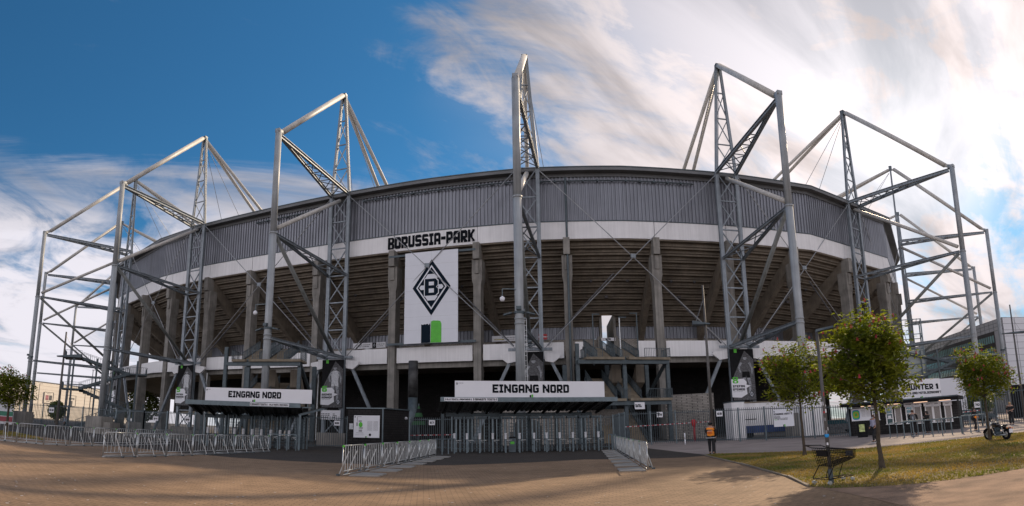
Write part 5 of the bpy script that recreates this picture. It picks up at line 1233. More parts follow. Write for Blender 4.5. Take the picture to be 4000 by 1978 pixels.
# ------------------------------------------------------------------ office building on the right
a, b = A(3600, 142, 1600), A(3963, 104, 1600); za, zb_ = Z(3610, 1327, a), Z(3963, 1236, b); hB = (za + zb_) / 2
hB = zb_
d2 = b - a; L2 = d2.length; rz2 = math.atan2(d2.y, d2.x)
t = thing('office_building', 'white panelled office building with long bands of turquoise windows at the right edge', 'building', (a.x, a.y, 0), rz2)
MB().box((L2 / 2, 10, hB / 2 + 2), (L2, 20, hB - 4)).obj('facade', 'wpanel', t)
fl = [(.855, .935), (.675, .795), (.525, .63), (.385, .47), (.25, .345)]
z_lo, z_hi = hB * .22, hB * .88
MB().box((L2 * .47, -.05, (z_lo + z_hi) / 2), (L2 * .90, .1, z_hi - z_lo)).obj('spandrel_field', 'brown', t)
M['teal'] = mat('turquoise_glazing', (.36, .62, .62), .15, .1, .35, .35)
nf = 5
for k in range(nf):
    z0 = z_lo + (z_hi - z_lo) * (k + .08) / nf; z1 = z_lo + (z_hi - z_lo) * (k + .68) / nf
    f = MB().box((L2 * .47, -.12, (z0 + z1) / 2), (L2 * .90, .06, z1 - z0)).obj('window_band', 'teal', t)
    for j in range(46): x_ = L2 * .02 + L2 * .9 * j / 45; MB().box((x_, -.17, (z0 + z1) / 2), (.14, .08, z1 - z0)).obj('mullion', 'brown', f)
mb = MB()
for k in range(26): mb.box((L2 * k / 25, -.02, (hB + z_hi) / 2), (.08, .05, hB - z_hi))
for z in np.linspace(z_hi, hB, 4): mb.box((L2 / 2, -.02, z), (L2, .05, .08))
mb.obj('panel_joints', 'grey', t)
mb = MB(); c = Vector((L2, 0, 0)); 
for z in np.linspace(4, hB, 13): mb.box((L2 + .02, 10, z), (.05, 20, .07))
for y_ in np.linspace(0, 20, 9): mb.box((L2 + .02, y_, hB / 2 + 2), (.05, .07, hB - 4))
mb.obj('panel_joints', 'grey', t)
MB().box((L2 / 2, 9, 1.9), (L2 * .98, 17, 3.8)).obj('podium', 'wpanel', t)
q = A(4095, 58, 1600); tag(MB().box((q.x, q.y, 1.9), (7, 6, 3.8), R(-48)).obj('black_hall', 'black'), 'low black building behind the fence at the right edge', 'building')
# ------------------------------------------------------------------ cream warehouse on the left
def onx(u, X=-150.0): r = ray(u, 1600); return Vector((X, X / r.x * r.y))
a, b, c = onx(-120), onx(106), onx(500)
hW = Z(106, 1487, b)
d2 = c - a; L2 = d2.length; rz2 = math.atan2(d2.y, d2.x)
t = thing('warehouse', 'large cream clad warehouse with two framed signs at the far left', 'building', (a.x, a.y, 0), rz2)
MB().box((L2 / 2, 15, hW / 2), (L2, 30, hW)).obj('walls', 'cream', t); MB().box((L2 / 2, 15, hW + .1), (L2 + .4, 30.4, .3)).obj('roof_edge', 'greyd', t)
def wx(u): r = ray(u, 1600); k = r.x / r.y; return (k * a.y - a.x) / (d2.x - k * d2.y) * L2
mb = MB()
for z in np.arange(1.6, hW, 1.6): mb.box((L2 / 2, -.02, z), (L2, .04, .06))
mb.obj('cladding_joints', mat('cream_joint', (.50, .43, .36), .7), t)
def wsign(u0, u1, v0, v1, label):
    x0, x1 = wx(u0), wx(u1); q = a + d2 * (x0 / L2); q2 = a + d2 * (x1 / L2); o_ = Vector((math.sin(rz2), -math.cos(rz2))) * .25
    return sign('wall_sign', label, 'sign', q + o_, q2 + o_, Z(u0, v1, q), Z(u0, v0, q), 'cream', .12)
t2, W, H = wsign(165, 201, 1531, 1574, 'framed picture sign on the cream warehouse wall, left one')
mb = MB(); mb.bar((0, -.05, 0), (W, -.05, 0), .12).bar((0, -.05, H), (W, -.05, H), .12).bar((0, -.05, 0), (0, -.05, H), .12).bar((W, -.05, 0), (W, -.05, H), .12); mb.obj('sign_frame', 'greyd', t2)
MB().box((W * .32, -.03, H * .5), (W * .32, .04, H * .45)).obj('left_picture', mat('pink_print', (.35, .14, .17), .6, 0, .5, 1), t2); MB().box((W * .70, -.03, H * .5), (W * .32, .04, H * .45)).obj('right_picture', 'greyd', t2)
mb = MB(); smudge(mb, W * .3, W * .7, H * .85, H * .03, -.03, 2); smudge(mb, W * .3, W * .7, H * .14, H * .06, -.03, 3); mb.obj('small_print', 'greyd', t2)
t2, W, H = wsign(257, 290, 1544, 1586, 'framed name sign on the cream warehouse wall, right one')
mb = MB(); mb.bar((0, -.05, 0), (W, -.05, 0), .12).bar((0, -.05, H), (W, -.05, H), .12).bar((0, -.05, 0), (0, -.05, H), .12).bar((W, -.05, 0), (W, -.05, H), .12); mb.obj('sign_frame', 'greyd', t2)
letters('FAMO', H * .18, W * .5, H * .60, -.03, t2, 'greyd', 'c'); MB().box((W * .42, -.03, H * .25), (W * .42, .05, H * .5)).obj('window_pane', 'greyd', t2)
# advertising boards along the left fence
q, q2 = A(-60, 60), A(45, 58)
t2, W, H = sign('advert_board', 'long faded advertising boards behind the fence at the left edge', 'sign', q, q2, .2, 3.2, 'greyl', .1)
MB().box((W / 2, -.02, H * .42), (W, .03, H * .18)).obj('green_stripe', mat('faded_green', (.03, .16, .10), .6), t2); MB().box((W / 2, -.02, H * .2), (W, .03, H * .2)).obj('red_stripe', mat('faded_red', (.25, .04, .05), .6), t2)
# striped green object and cloth-wrapped pillars behind gate 67
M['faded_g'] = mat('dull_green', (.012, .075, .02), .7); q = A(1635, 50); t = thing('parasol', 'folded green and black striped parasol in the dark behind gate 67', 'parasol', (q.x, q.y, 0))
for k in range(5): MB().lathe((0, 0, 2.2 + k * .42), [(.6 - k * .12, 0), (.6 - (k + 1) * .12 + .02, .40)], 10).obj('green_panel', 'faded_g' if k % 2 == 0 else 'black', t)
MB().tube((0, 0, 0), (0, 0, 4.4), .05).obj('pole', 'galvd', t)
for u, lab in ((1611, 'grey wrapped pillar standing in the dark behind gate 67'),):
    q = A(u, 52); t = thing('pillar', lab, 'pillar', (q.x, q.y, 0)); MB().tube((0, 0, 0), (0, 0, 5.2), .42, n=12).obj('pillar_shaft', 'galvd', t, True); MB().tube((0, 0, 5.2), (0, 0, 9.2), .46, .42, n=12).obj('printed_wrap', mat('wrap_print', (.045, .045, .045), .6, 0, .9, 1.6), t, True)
q = A(2060, 44.0); tag(MB().lathe((q.x, q.y, 0), [(1.05, 0), (1.05, 1.9), (.85, 2.4), (.5, 2.6), (0, 2.65)], 14).obj('covered_plinth', mat('dark_cover', (.06, .06, .055), .9), None, True), 'dark covered plinth round the foot of the central mast', 'cover')
# ------------------------------------------------------------------ red horse chestnut trees
M['leaf'] = leafmat('chestnut_leaves', (.10, .14, .013), (.24, .25, .024), 2.2, .6)
M['bark'] = mat('bark', (.085, .065, .045), .9, 0, .35, 6, .2, .8, 20)
M['bloss'] = mat('red_blossom', (.50, .05, .08), .7, 0, .35, 9)
def tree(name, label, base, h, cz, rx, rz_, seed, nclump=700, leaf=.16, trunk_r=.09, nb=34, rxy=None, lean=(0, 0), blossoms=48, group='young chestnut trees in bloom'):
    """h total height; cz crown centre height; rx, rz_ crown radii"""
    rn = random.Random(seed); t = thing(name, label, 'tree', (base.x, base.y, 0), rn.uniform(0, 6), group)
    zt = cz - rz_ * .75
    mb = MB(); n = 10; pts = []
    for k in range(n + 1):
        f = k / n; pts.append(Vector((rn.uniform(-.02, .02) + lean[0] * f, rn.uniform(-.02, .02) + lean[1] * f, (cz + rz_ * .35) * f)))
    def rad(f): return trunk_r * (1.25 if f < .05 else 1.0) * (1 - .78 * max(0, f - .1))
    for k in range(n): mb.tube(pts[k], pts[k + 1], rad(k / n) * (1.25 if k == 0 else 1), rad((k + 1) / n), n=10, cap=False)
    mb.obj('trunk', 'bark', t, True)
    # limbs curving out and up, each carrying twigs
    mb = MB(); tips = []
    for k in range(nb):
        f = .30 + .70 * k / nb; z0 = zt * .92 + (cz + rz_ * .35 - zt * .92) * (k / nb); a = k * 2.4 + rn.uniform(-.4, .4)
        fz = (z0 - zt) / (2 * rz_); reach = rx * rn.uniform(.55, .98) * (1 - .55 * max(0, fz))
        p = Vector((lean[0] * z0 / h, lean[1] * z0 / h, z0)); r = trunk_r * .42 * (1 - .5 * k / nb); dirv = Vector((math.cos(a), math.sin(a), rn.uniform(.25, .75)))
        m = 5; path_ = [p]
        for j in range(m):
            dirv.z = max(-.15, dirv.z + rn.uniform(-.12, .08)); dirv.x += rn.uniform(-.15, .15); dirv.y += rn.uniform(-.15, .15)
            p = p + dirv.normalized() * reach / m * 1.12; path_.append(p)
            if j >= 1:
                for _ in range(2):
                    q = p + Vector((rn.uniform(-1, 1), rn.uniform(-1, 1), rn.uniform(-.3, .8))) * reach * .28; mb.tube(p, q, r * .3, r * .1, n=4, cap=False); tips.append(q)
            tips.append(p)
        for j in range(m): mb.tube(path_[j], path_[j + 1], r * (1 - j / (m + 1)), r * (1 - (j + 1) / (m + 1)), n=6, cap=False)
    mb.obj('limbs', 'bark', t, True)
    # leaf clumps: fans of five drooping leaflets, gathered round the twig tips and thinned between
    V, F = [], []; centers = []
    ax = rn.uniform(0, 6)
    lobes = [(rn.uniform(0, 6.28), rn.uniform(-.8, .9), rn.uniform(.66, 1.16)) for _ in range(20)]
    def edge_r(a, zf):
        r = 1.0
        for la, lz, lr in lobes:
            dd = ((math.cos(a) - math.cos(la)) ** 2 + (math.sin(a) - math.sin(la)) ** 2 + (zf - lz) ** 2)
            r += (lr - 1) * 2.0 * math.exp(-dd * 3.2)
        return max(.6, r)
    cl = []; hubs = [rn.choice(tips) for _ in range(int(nb * 2.1))]
    while len(cl) < nclump:
        if rn.random() < .90 and tips:
            c = rn.choice(hubs if rn.random() < .8 else tips) + Vector((rn.gauss(0, .125), rn.gauss(0, .125), rn.gauss(0, .09))) * rx
        else:
            a = rn.uniform(0, 6.28); zf = rn.uniform(-1, 1); rr = math.sqrt(max(0, 1 - zf * zf)) * rn.uniform(.35, 1) ** .5 * edge_r(a, zf)
            c = Vector((math.cos(a) * rr * rx, math.sin(a) * rr * rx, cz + zf * rz_ * edge_r(a, zf)))
        zf = (c.z - cz) / rz_; rad_ = math.hypot(c.x, c.y) / rx
        if abs(zf) > 1.12: continue
        lim = math.sqrt(max(0.02, 1 - ((zf + .25) / 1.3) ** 2)) * (1.0 if zf > -.55 else 1.0 - (-.55 - zf) * .9)
        if rad_ > lim * edge_r(math.atan2(c.y, c.x), zf) * 1.05: continue
        cl.append(c)
    for c in cl:
        for _ in range(rn.choice((3, 4, 5))):
            o = c + Vector((rn.gauss(0, 1), rn.gauss(0, 1), rn.gauss(0, .8))) * leaf * .85
            yaw = rn.uniform(0, 6.28); droop = rn.uniform(-.2, 1.35)
            for j in range(5):
                a = yaw + (j - 2) * .62; l = leaf * (1.0 if j == 2 else .85 if j in (1, 3) else .6) * rn.uniform(.8, 1.2); w_ = l * .24
                d = Vector((math.cos(a) * math.cos(droop), math.sin(a) * math.cos(droop), -math.sin(droop))); s = Vector((-math.sin(a), math.cos(a), rn.uniform(-.4, .4))) * w_
                b = len(V); V += [tuple(o), tuple(o + d * l * .6 + s), tuple(o + d * l), tuple(o + d * l * .6 - s)]; F.append((b, b + 1, b + 2, b + 3))
    me = bpy.data.meshes.new('crown'); me.from_pydata(V, [], F); me.materials.append(M['leaf']); o = bpy.data.objects.new('crown', me); C.objects.link(o); o.parent = t
    # upright blossom candles near the outside
    outer = [c for c in cl if math.hypot(c.x, c.y) / rx + max(0, (c.z - cz) / rz_) * .6 > .62]; rn.shuffle(outer)
    for c in outer[:blossoms]:
        mb = MB(); s = leaf / .16 * .72
        for j in range(7):
            f = j / 7; rr = (.045 + rn.uniform(-.015, .015)) * (1 - f * .6) * s
            for k in range(4): a = k * 1.57 + j * .7; mb.ball((c.x + math.cos(a) * rr + rn.gauss(0, .008), c.y + math.sin(a) * rr + rn.gauss(0, .008), c.z + .06 * s + f * .24 * s), .024 * s * (1 - f * .4), 4, 3)
        mb.obj('blossom', 'bloss', t)
    return t
def T(name, label, bu, bv, u0, u1, vt, vb, seed, **k):
    p = G(bu, bv); d = p.length; w_ = (u1 - u0) / CF * d; zt, zb = Z((u0 + u1) / 2, vt, p), Z((u0 + u1) / 2, vb, p)
    return tree(name, label, p, zt, (zt + zb) / 2, w_ / 2 * 1.2, (zt - zb) / 2, seed, **k)
T('chestnut_tree', 'medium chestnut tree with red blossoms in front of the tall white cabinet', 3144, 1780, 2935, 3240, 1310, 1600, 11, nclump=1250, leaf=.115, trunk_r=.058)
T('chestnut_tree', 'large chestnut tree with red blossoms beside the shopping cart, hiding part of the counter sign', 3445, 1830, 3200, 3612, 1195, 1600, 5, nclump=2300, leaf=.11, trunk_r=.062, nb=40, blossoms=70)
T('chestnut_tree', 'smaller chestnut tree with the motorcycle behind its trunk', 3868, 1722, 3690, 3970, 1328, 1570, 8, nclump=1150, leaf=.11, trunk_r=.056)
T('chestnut_tree', 'dark green chestnut tree behind the barriers at the left edge', 23, 1690, -75, 118, 1420, 1600, 21, nclump=900, leaf=.17, trunk_r=.10, blossoms=24)
# distant greenery
M['leaf2'] = leafmat('distant_leaves', (.07, .10, .02), (.13, .15, .03), .6, .3)
def bush(label, p, h, r, seed, cat='tree', name='distant_tree'):
    rn = random.Random(seed); t = thing(name, label, cat, (p.x, p.y, 0), 0, 'distant trees')
    MB().tube((0, 0, 0), (0, 0, h * .7), .18, .08, n=7).obj('trunk', 'bark', t); V, F = [], []
    for _ in range(700):
        a, zf = rn.uniform(0, 6.28), rn.uniform(-1, 1); rr = math.sqrt(1 - zf * zf) * r * rn.uniform(.5, 1.08); o = Vector((math.cos(a) * rr, math.sin(a) * rr, h * .62 + zf * h * .38))
        for k in range(3):
            q = o + Vector((rn.gauss(0, .2), rn.gauss(0, .2), rn.gauss(0, .2))); d1 = Vector((rn.gauss(0, 1), rn.gauss(0, 1), rn.gauss(0, 1))).normalized() * .28; d2_ = Vector((rn.gauss(0, 1), rn.gauss(0, 1), rn.gauss(0, 1))).normalized() * .2
            b = len(V); V += [tuple(q - d1), tuple(q + d2_), tuple(q + d1), tuple(q - d2_)]; F.append((b, b + 1, b + 2, b + 3))
    me = bpy.data.meshes.new('crown'); me.from_pydata(V, [], F); me.materials.append(M['leaf2']); o = bpy.data.objects.new('crown', me); C.objects.link(o); o.parent = t
for k, (u, d, h, r, w_) in enumerate(((214, 110, 4.6, 1.5, 'in front of the cream warehouse'), (540, 125, 9.5, 4.5, 'seen between the concrete columns, left'), (566, 128, 8.5, 3.5, 'seen between the concrete columns, right'), (455, 130, 7, 3.5, 'seen through the left end of the stadium'))):
    bush('distant green tree ' + w_, A(u, d), h, r, 30 + k)
bush('round green shrub behind gate 70', A(3815, 66), 3.4, 2.0, 40)
# ------------------------------------------------------------------ people
def skin_mesh(name, verts, edges, radii, m, parent, sub=1, root=0):
    me = bpy.data.meshes.new(name); me.from_pydata([tuple(v) for v in verts], edges, []); o = bpy.data.objects.new(name, me); C.objects.link(o)
    md = o.modifiers.new('skin', 'SKIN'); md.use_smooth_shade = True
    for i, r in enumerate(radii):
        sv = me.skin_vertices[0].data[i]; sv.radius = r if isinstance(r, tuple) else (r, r); sv.use_root = (i == root)
    sb = o.modifiers.new('sub', 'SUBSURF'); sb.levels = sub; sb.render_levels = sub
    dg = bpy.context.evaluated_depsgraph_get(); dg.update(); ev = o.evaluated_get(dg); nm = bpy.data.meshes.new_from_object(ev); nm.materials.clear(); nm.materials.append(M[m] if isinstance(m, str) else m)
    nm.polygons.foreach_set('use_smooth', [True] * len(nm.polygons))
    o.modifiers.clear(); o.data = nm
    if parent: o.parent = parent
    return o
M['skin'] = mat('skin', (.42, .24, .17), .55, 0, .06, 9)
M['hairb'] = mat('brown_hair', (.07, .028, .015), .6, 0, .3, 20); M['haird'] = mat('dark_hair', (.012, .01, .009), .6, 0, .3, 20)
M['cloth_k'] = mat('black_cloth', (.016, .016, .018), .85, 0, .3, 8); M['cloth_l'] = mat('lilac_grey_cloth', (.38, .38, .50), .85, 0, .12, 8)
M['cloth_w'] = mat('pale_blue_cloth', (.35, .42, .5), .85, 0, .12, 8)
def person(label, p, face, H=1.75, top='cloth_k', legs='cloth_k', hair='haird', longhair=False, stride=.12, arms='down', lean=0.0, vest=None, cap=False, mask=False, tail=None, bend=0.0):
    """face: direction the person looks (radians, 0 = +x). local +x is forward"""
    t = thing('person', label, 'person', (p.x, p.y, 0), face)
    s = H / 1.75
    def P(x, y, z): return Vector((x + lean * z, y, z)) * s
    L_, Rr = 1, -1
    hip = .92; sh = 1.43 - bend * .03
    ankle = {1: P(stride, .10, .08), -1: P(-stride, -.10, .08)}; knee = {1: P(stride * .75 + .03, .10, .49), -1: P(-stride * .35 + .04, -.10, .49)}
    hipj = {1: P(0, .09, hip), -1: P(0, -.09, hip)}
    shj = {1: P(0, .18, sh), -1: P(0, -.18, sh)}
    if arms == 'down': el = {1: P(-.03, .24, 1.14), -1: P(-.03, -.24, 1.14)}; wr_ = {1: P(.04, .25, .89), -1: P(.04, -.25, .89)}
    elif arms == 'pocket': el = {1: P(-.09, .26, 1.16), -1: P(-.09, -.26, 1.16)}; wr_ = {1: P(.10, .19, .98), -1: P(.10, -.19, .98)}
    elif arms == 'phone': el = {1: P(.02, .23, 1.15), -1: P(.02, -.23, 1.15)}; wr_ = {1: P(.24, .08, 1.24), -1: P(.24, -.08, 1.20)}
    else: el = {1: P(.08, .24, 1.18), -1: P(.02, -.24, 1.15)}; wr_ = {1: P(.28, .12, 1.12), -1: P(.12, -.20, .95)}
    # body: one continuous surface with head, arms, five-fingered hands, legs
    V = [P(0, 0, hip + .04), P(0, 0, 1.12), P(.01, 0, 1.32), P(0, 0, sh + .04), P(.01, 0, 1.53), P(.03, 0, 1.60), P(.03, 0, 1.70)]
    E_ = [(0, 1), (1, 2), (2, 3), (3, 4), (4, 5), (5, 6)]; Rd = [(.13, .10), (.125, .095), (.145, .11), (.10, .09), (.052, .052), (.078, .088), (.070, .082)]
    Rd = [(a * s, b * s) for a, b in Rd]
    def add(v, r, par): V.append(v); Rd.append((r * s, r * s)); E_.append((par, len(V) - 1)); return len(V) - 1
    for sd_ in (1, -1):
        i = add(shj[sd_], .062, 3); i = add(el[sd_], .043, i); i = add(wr_[sd_], .028, i); d = (wr_[sd_] - el[sd_]).normalized(); palm = wr_[sd_] + d * .06 * s; j = add(palm, .030, i)
        side = Vector((0, 1, 0)) * sd_
        fw = Vector((0, 0, 1)).cross(d); fw = fw.normalized() if fw.length > .1 else Vector((1, 0, 0))
        for k, (o_, l) in enumerate(((-.028, .065), (-.010, .078), (.010, .074), (.027, .060))):
            b = palm + Vector((1, 0, 0)) * o_ * s + d * .03 * s; a = add(b, .009, j); add(b + (d + Vector((.25, 0, -.1))).normalized() * l * s, .008, a)
        b = palm + Vector((.035, 0, .015)) * s; a = add(b, .010, j); add(b + (d * .6 + Vector((.8, 0, 0))).normalized() * .05 * s, .009, a)
        i = add(hipj[sd_], .092, 0); i = add(knee[sd_], .058, i); i = add(ankle[sd_], .038, i); add(ankle[sd_] + Vector((.13, 0, -.045)) * s, .032, i)
    body = skin_mesh('body', V, E_, Rd, 'skin', t)
    hd = V[5]
    MB().ball(hd + Vector((.088, 0, .0)) * s, .013 * s, 6, 4, (1, 1, 1.4)).obj('nose', 'skin', body)
    for y_ in (-.032, .032): MB().ball(hd + Vector((.074, y_, .025)) * s, .010 * s, 6, 4).obj('eye', 'black', body)
    MB().box(hd + Vector((.079, 0, -.045)) * s, (.01, .04 * s, .01)).obj('mouth', 'red', body)
    for y_ in (-.085, .085): MB().ball(hd + Vector((0, y_, 0)) * s, .02 * s, 6, 4, (.7, .5, 1.4)).obj('ear', 'skin', body)
    # hair
    mb = MB(); mb.ball(hd + Vector((-.018, 0, .055)) * s, .098 * s, 12, 8, (1, .92, .98)); 
    h_ = mb.obj('hair', hair, t, True)
    if longhair: MB().ball(hd + Vector((-.06, 0, -.10)) * s, .11 * s, 10, 8, (.62, .95, 1.75)).obj('long_hair', hair, t, True)
    if cap: MB().lathe(hd + Vector((-.01, 0, .05)) * s, [(.105, 0), (.105, .05), (.07, .09), (0, .10)], 12).obj('cap', 'black', t, True); MB().box(hd + Vector((.10, 0, .06)) * s, (.10, .13, .012)).obj('cap_peak', 'black', t)
    if mask: MB().ball(hd + Vector((.052, 0, -.035)) * s, .05 * s, 10, 6, (.8, 1.1, .95)).obj('face_mask', 'cloth_w', t, True)
    # jacket / shirt and sleeves
    V2 = [P(0, 0, hip - .02), P(0, 0, 1.12), P(.01, 0, 1.32), P(0, 0, sh + .03)]; R2 = [(.165 * s, .125 * s), (.155 * s, .12 * s), (.17 * s, .13 * s), (.12 * s, .10 * s)]; E2 = [(0, 1), (1, 2), (2, 3)]
    for sd_ in (1, -1):
        V2.append(shj[sd_]); R2.append((.078 * s, .078 * s)); E2.append((3, len(V2) - 1)); V2.append(el[sd_]); R2.append((.06 * s, .06 * s)); E2.append((len(V2) - 2, len(V2) - 1))
        if arms != 'short': V2.append(el[sd_].lerp(wr_[sd_], .88)); R2.append((.045 * s, .045 * s)); E2.append((len(V2) - 2, len(V2) - 1))
    skin_mesh('jacket', V2, E2, R2, top, t)
    V3 = [P(0, 0, hip + .03)]; R3 = [(.145 * s, .115 * s)]; E3 = []
    for sd_ in (1, -1):
        V3 += [hipj[sd_], knee[sd_], ankle[sd_] + Vector((0, 0, .03)) * s]; R3 += [(.105 * s,) * 2, (.075 * s,) * 2, (.058 * s,) * 2]; k = len(V3); E3 += [(0, k - 3), (k - 3, k - 2), (k - 2, k - 1)]
    skin_mesh('trousers', V3, E3, R3, legs, t)
    for sd_ in (1, -1):
        a = ankle[sd_]; MB().ball(a + Vector((.06, 0, -.035)) * s, .05 * s, 10, 6, (2.7, .95, .9)).obj('shoe', 'black', t, True); MB().box(a + Vector((.06, 0, -.07)) * s, (.25 * s, .085 * s, .02)).obj('shoe_sole', 'sign', t)
    if vest:
        V4 = [P(0, 0, hip - .02), P(0, 0, 1.12), P(.01, 0, 1.32), P(0, 0, sh + .045)]; R4 = [(.19 * s, .155 * s), (.185 * s, .15 * s), (.205 * s, .16 * s), (.14 * s, .115 * s), (.095 * s,) * 2, (.095 * s,) * 2]
        V4 += [P(0, .16, sh - .02), P(0, -.16, sh - .02)]
        skin_mesh('vest', V4, [(0, 1), (1, 2), (2, 3), (3, 4), (3, 5)], R4, vest, t)
        for z_, mm, h2 in ((1.33, 'greyd', .045), (1.27, 'greyl', .02), (1.20, 'red', .022), (1.14, 'red', .022)): MB().box(P(-.175, .0, z_), (.02, .22 * s, h2)).obj('vest_print', mm, t)
        MB().box(P(-.01, 0, .90), (.31, .40, .03)).obj('vest_hem', 'greyl', t)
    if tail == 'backpack': MB().ball(P(-.22, .0, 1.22), .17 * s, 12, 8, (.75, .95, 1.4)).obj('backpack', 'greyd', t, True); MB().box(P(-.36, 0, 1.18), (.02, .06, .22)).obj('backpack_stripe', 'cloth_w', t)
    if tail == 'bag': MB().ball(P(.05, -.27, 1.02), .10 * s, 10, 6, (1.3, .5, 1.0)).obj('orange_bag', 'orange', t, True)
    if tail == 'phone': MB().box(P(.30, 0, 1.27), (.02, .08, .15)).obj('phone', 'cloth_w', t)
    return t
toward = lambda p: math.atan2(-p.y, -p.x)
p = G(2781, 1775.5); person('person in an orange high-visibility vest and dark cap, back turned, by the lamp post', p, toward(p) + PI - .25, 1.78, 'cloth_k', 'cloth_k', 'haird', vest='orange', cap=True, stride=.07, lean=.03, arms='front')
p = G(3421, 1728.5); person('person with long red-brown hair, face mask and lilac grey hoodie walking left on the path', p, PI + .2, 1.68, 'cloth_l', 'cloth_k', 'hairb', longhair=True, stride=.24, arms='pocket', mask=True)
p = A(3570, 34.5); person('person in black with a dark backpack standing at a ticket window', p, toward(p) + PI, 1.82, 'cloth_k', 'cloth_k', 'hairb', tail='backpack', stride=.05, arms='front')
p = A(3627, 36); person('person with dark hair in black jacket looking at a phone by the ticket windows', p, toward(p) + PI * .35 + PI, 1.68, 'cloth_k', 'cloth_k', 'haird', longhair=True, tail='phone', arms='phone', stride=.04)
p = G(3812, 1685); person('person with long dark hair and an orange bag standing behind the rail near gate 70', p, toward(p) + PI * .6, 1.66, 'cloth_k', 'cloth_k', 'haird', longhair=True, tail='bag', stride=.08)
p = G(3955, 1662); person('person with fair short hair in black shirt standing by the fence at the right edge', p, PI + .3, 1.82, 'cloth_k', 'cloth_k', mat('fair_hair', (.35, .22, .10), .6), arms='short', stride=.03)
p = A(253, 62); person('distant person in a pale shirt behind the fence at the left', p, 0, 1.7, 'cloth_w', 'cloth_k', stride=.1)
# ------------------------------------------------------------------ motorcycle
p = G(3897, 1719); t = thing('motorcycle', 'black cruiser motorcycle with round mirror parked on the grass behind the right tree trunk', 'motorcycle', (p.x, p.y, 0), 0)
t.scale = (.80, .80, .80)
def wheel(x, r, w_, nm='wheel'):
    mb = MB()
    n = 22
    for i in range(n):
        a0, a1 = 2 * PI * i / n, 2 * PI * (i + 1) / n
        mb.tube((x + (r - w_ / 2) * math.cos(a0), 0, r + (r - w_ / 2) * math.sin(a0)), (x + (r - w_ / 2) * math.cos(a1), 0, r + (r - w_ / 2) * math.sin(a1)), w_ / 2, n=8)
    wl = mb.obj('wheel', 'black', t, True)
    mb = MB()
    for i in range(n):
        a0, a1 = 2 * PI * i / n, 2 * PI * (i + 1) / n
        mb.tube((x + (r - w_) * math.cos(a0), 0, r + (r - w_) * math.sin(a0)), (x + (r - w_) * math.cos(a1), 0, r + (r - w_) * math.sin(a1)), .018, n=6)
    for i in range(10): a0 = 2 * PI * i / 10; mb.tube((x, 0, r), (x + (r - w_) * math.cos(a0), 0, r + (r - w_) * math.sin(a0)), .012, n=5)
    mb.lathe((x, -.06, r), [(.0, 0), (.06, 0), (.06, .12), (0, .12)], 10, 'y'); mb.obj('rim', 'galvl', wl, True)
    MB().lathe((x, -.075, r), [(.05, 0), (.13, 0), (.13, .012), (.05, .012)], 14, 'y').obj('brake_disc', 'galvl', wl)
wheel(-.78, .33, .13); wheel(.72, .32, .16)
mb = MB()
for s_ in (-.10, .10): mb.tube((-.78, s_, .33), (-.42, s_, 1.0), .03, n=8)
mb.obj('fork', 'galvl', t, True)
mb = MB(); n = 10
for i in range(n):
    a0, a1 = R(20) + R(150) * i / n, R(20) + R(150) * (i + 1) / n
    mb.hexa([(-.78 + .35 * math.cos(a0), -.08, .33 + .35 * math.sin(a0)), (-.78 + .35 * math.cos(a1), -.08, .33 + .35 * math.sin(a1)), (-.78 + .35 * math.cos(a1), .08, .33 + .35 * math.sin(a1)), (-.78 + .35 * math.cos(a0), .08, .33 + .35 * math.sin(a0)),
             (-.78 + .37 * math.cos(a0), -.08, .33 + .37 * math.sin(a0)), (-.78 + .37 * math.cos(a1), -.08, .33 + .37 * math.sin(a1)), (-.78 + .37 * math.cos(a1), .08, .33 + .37 * math.sin(a1)), (-.78 + .37 * math.cos(a0), .08, .33 + .37 * math.sin(a0))])
mb.obj('front_mudguard', 'black', t)
mb = MB()
for i in range(n):
    a0, a1 = R(0) + R(130) * i / n, R(0) + R(130) * (i + 1) / n
    mb.hexa([(.72 + .35 * math.cos(a0), -.10, .34 + .35 * math.sin(a0)), (.72 + .35 * math.cos(a1), -.10, .34 + .35 * math.sin(a1)), (.72 + .35 * math.cos(a1), .10, .34 + .35 * math.sin(a1)), (.72 + .35 * math.cos(a0), .10, .34 + .35 * math.sin(a0)),
             (.72 + .38 * math.cos(a0), -.10, .34 + .38 * math.sin(a0)), (.72 + .38 * math.cos(a1), -.10, .34 + .38 * math.sin(a1)), (.72 + .38 * math.cos(a1), .10, .34 + .38 * math.sin(a1)), (.72 + .38 * math.cos(a0), .10, .34 + .38 * math.sin(a0))])
mb.obj('rear_mudguard', 'black', t)
mb = MB(); mb.tube((-.42, 0, .98), (.1, 0, .72), .035, n=8).tube((.1, 0, .72), (.72, 0, .60), .03, n=8).tube((-.42, 0, .9), (-.22, 0, .35), .03, n=8).tube((-.22, 0, .30), (.35, 0, .28), .03, n=8).tube((.35, 0, .28), (.72, 0, .32), .03, n=8); mb.obj('bike_frame', 'black', t, True)
gl = mat('gloss_black', (.02, .018, .022), .15, 0, .1, 1, spec=1); M['gloss'] = gl
MB().ball((-.12, 0, .90), .2, 16, 10, (1.55, .72, .78)).obj('fuel_tank', 'gloss', t, True)
mb = MB(); mb.ball((.38, 0, .78), .2, 14, 8, (1.55, .75, .42)).ball((.66, 0, .86), .13, 12, 8, (1.3, .8, .5)); mb.obj('seat', 'gloss', t, True)
mb = MB(); mb.lathe((-.02, -.14, .42), [(.0, 0), (.15, .02), (.16, .12), (.15, .26), (0, .28)], 14, 'y')
mb.box((.0, 0, .38), (.46, .30, .26)); mb.tube((-.06, 0, .48), (-.16, 0, .74), .09, n=12).tube((.08, 0, .48), (.16, 0, .74), .09, n=12); mb.obj('engine', 'galvd', t, True)
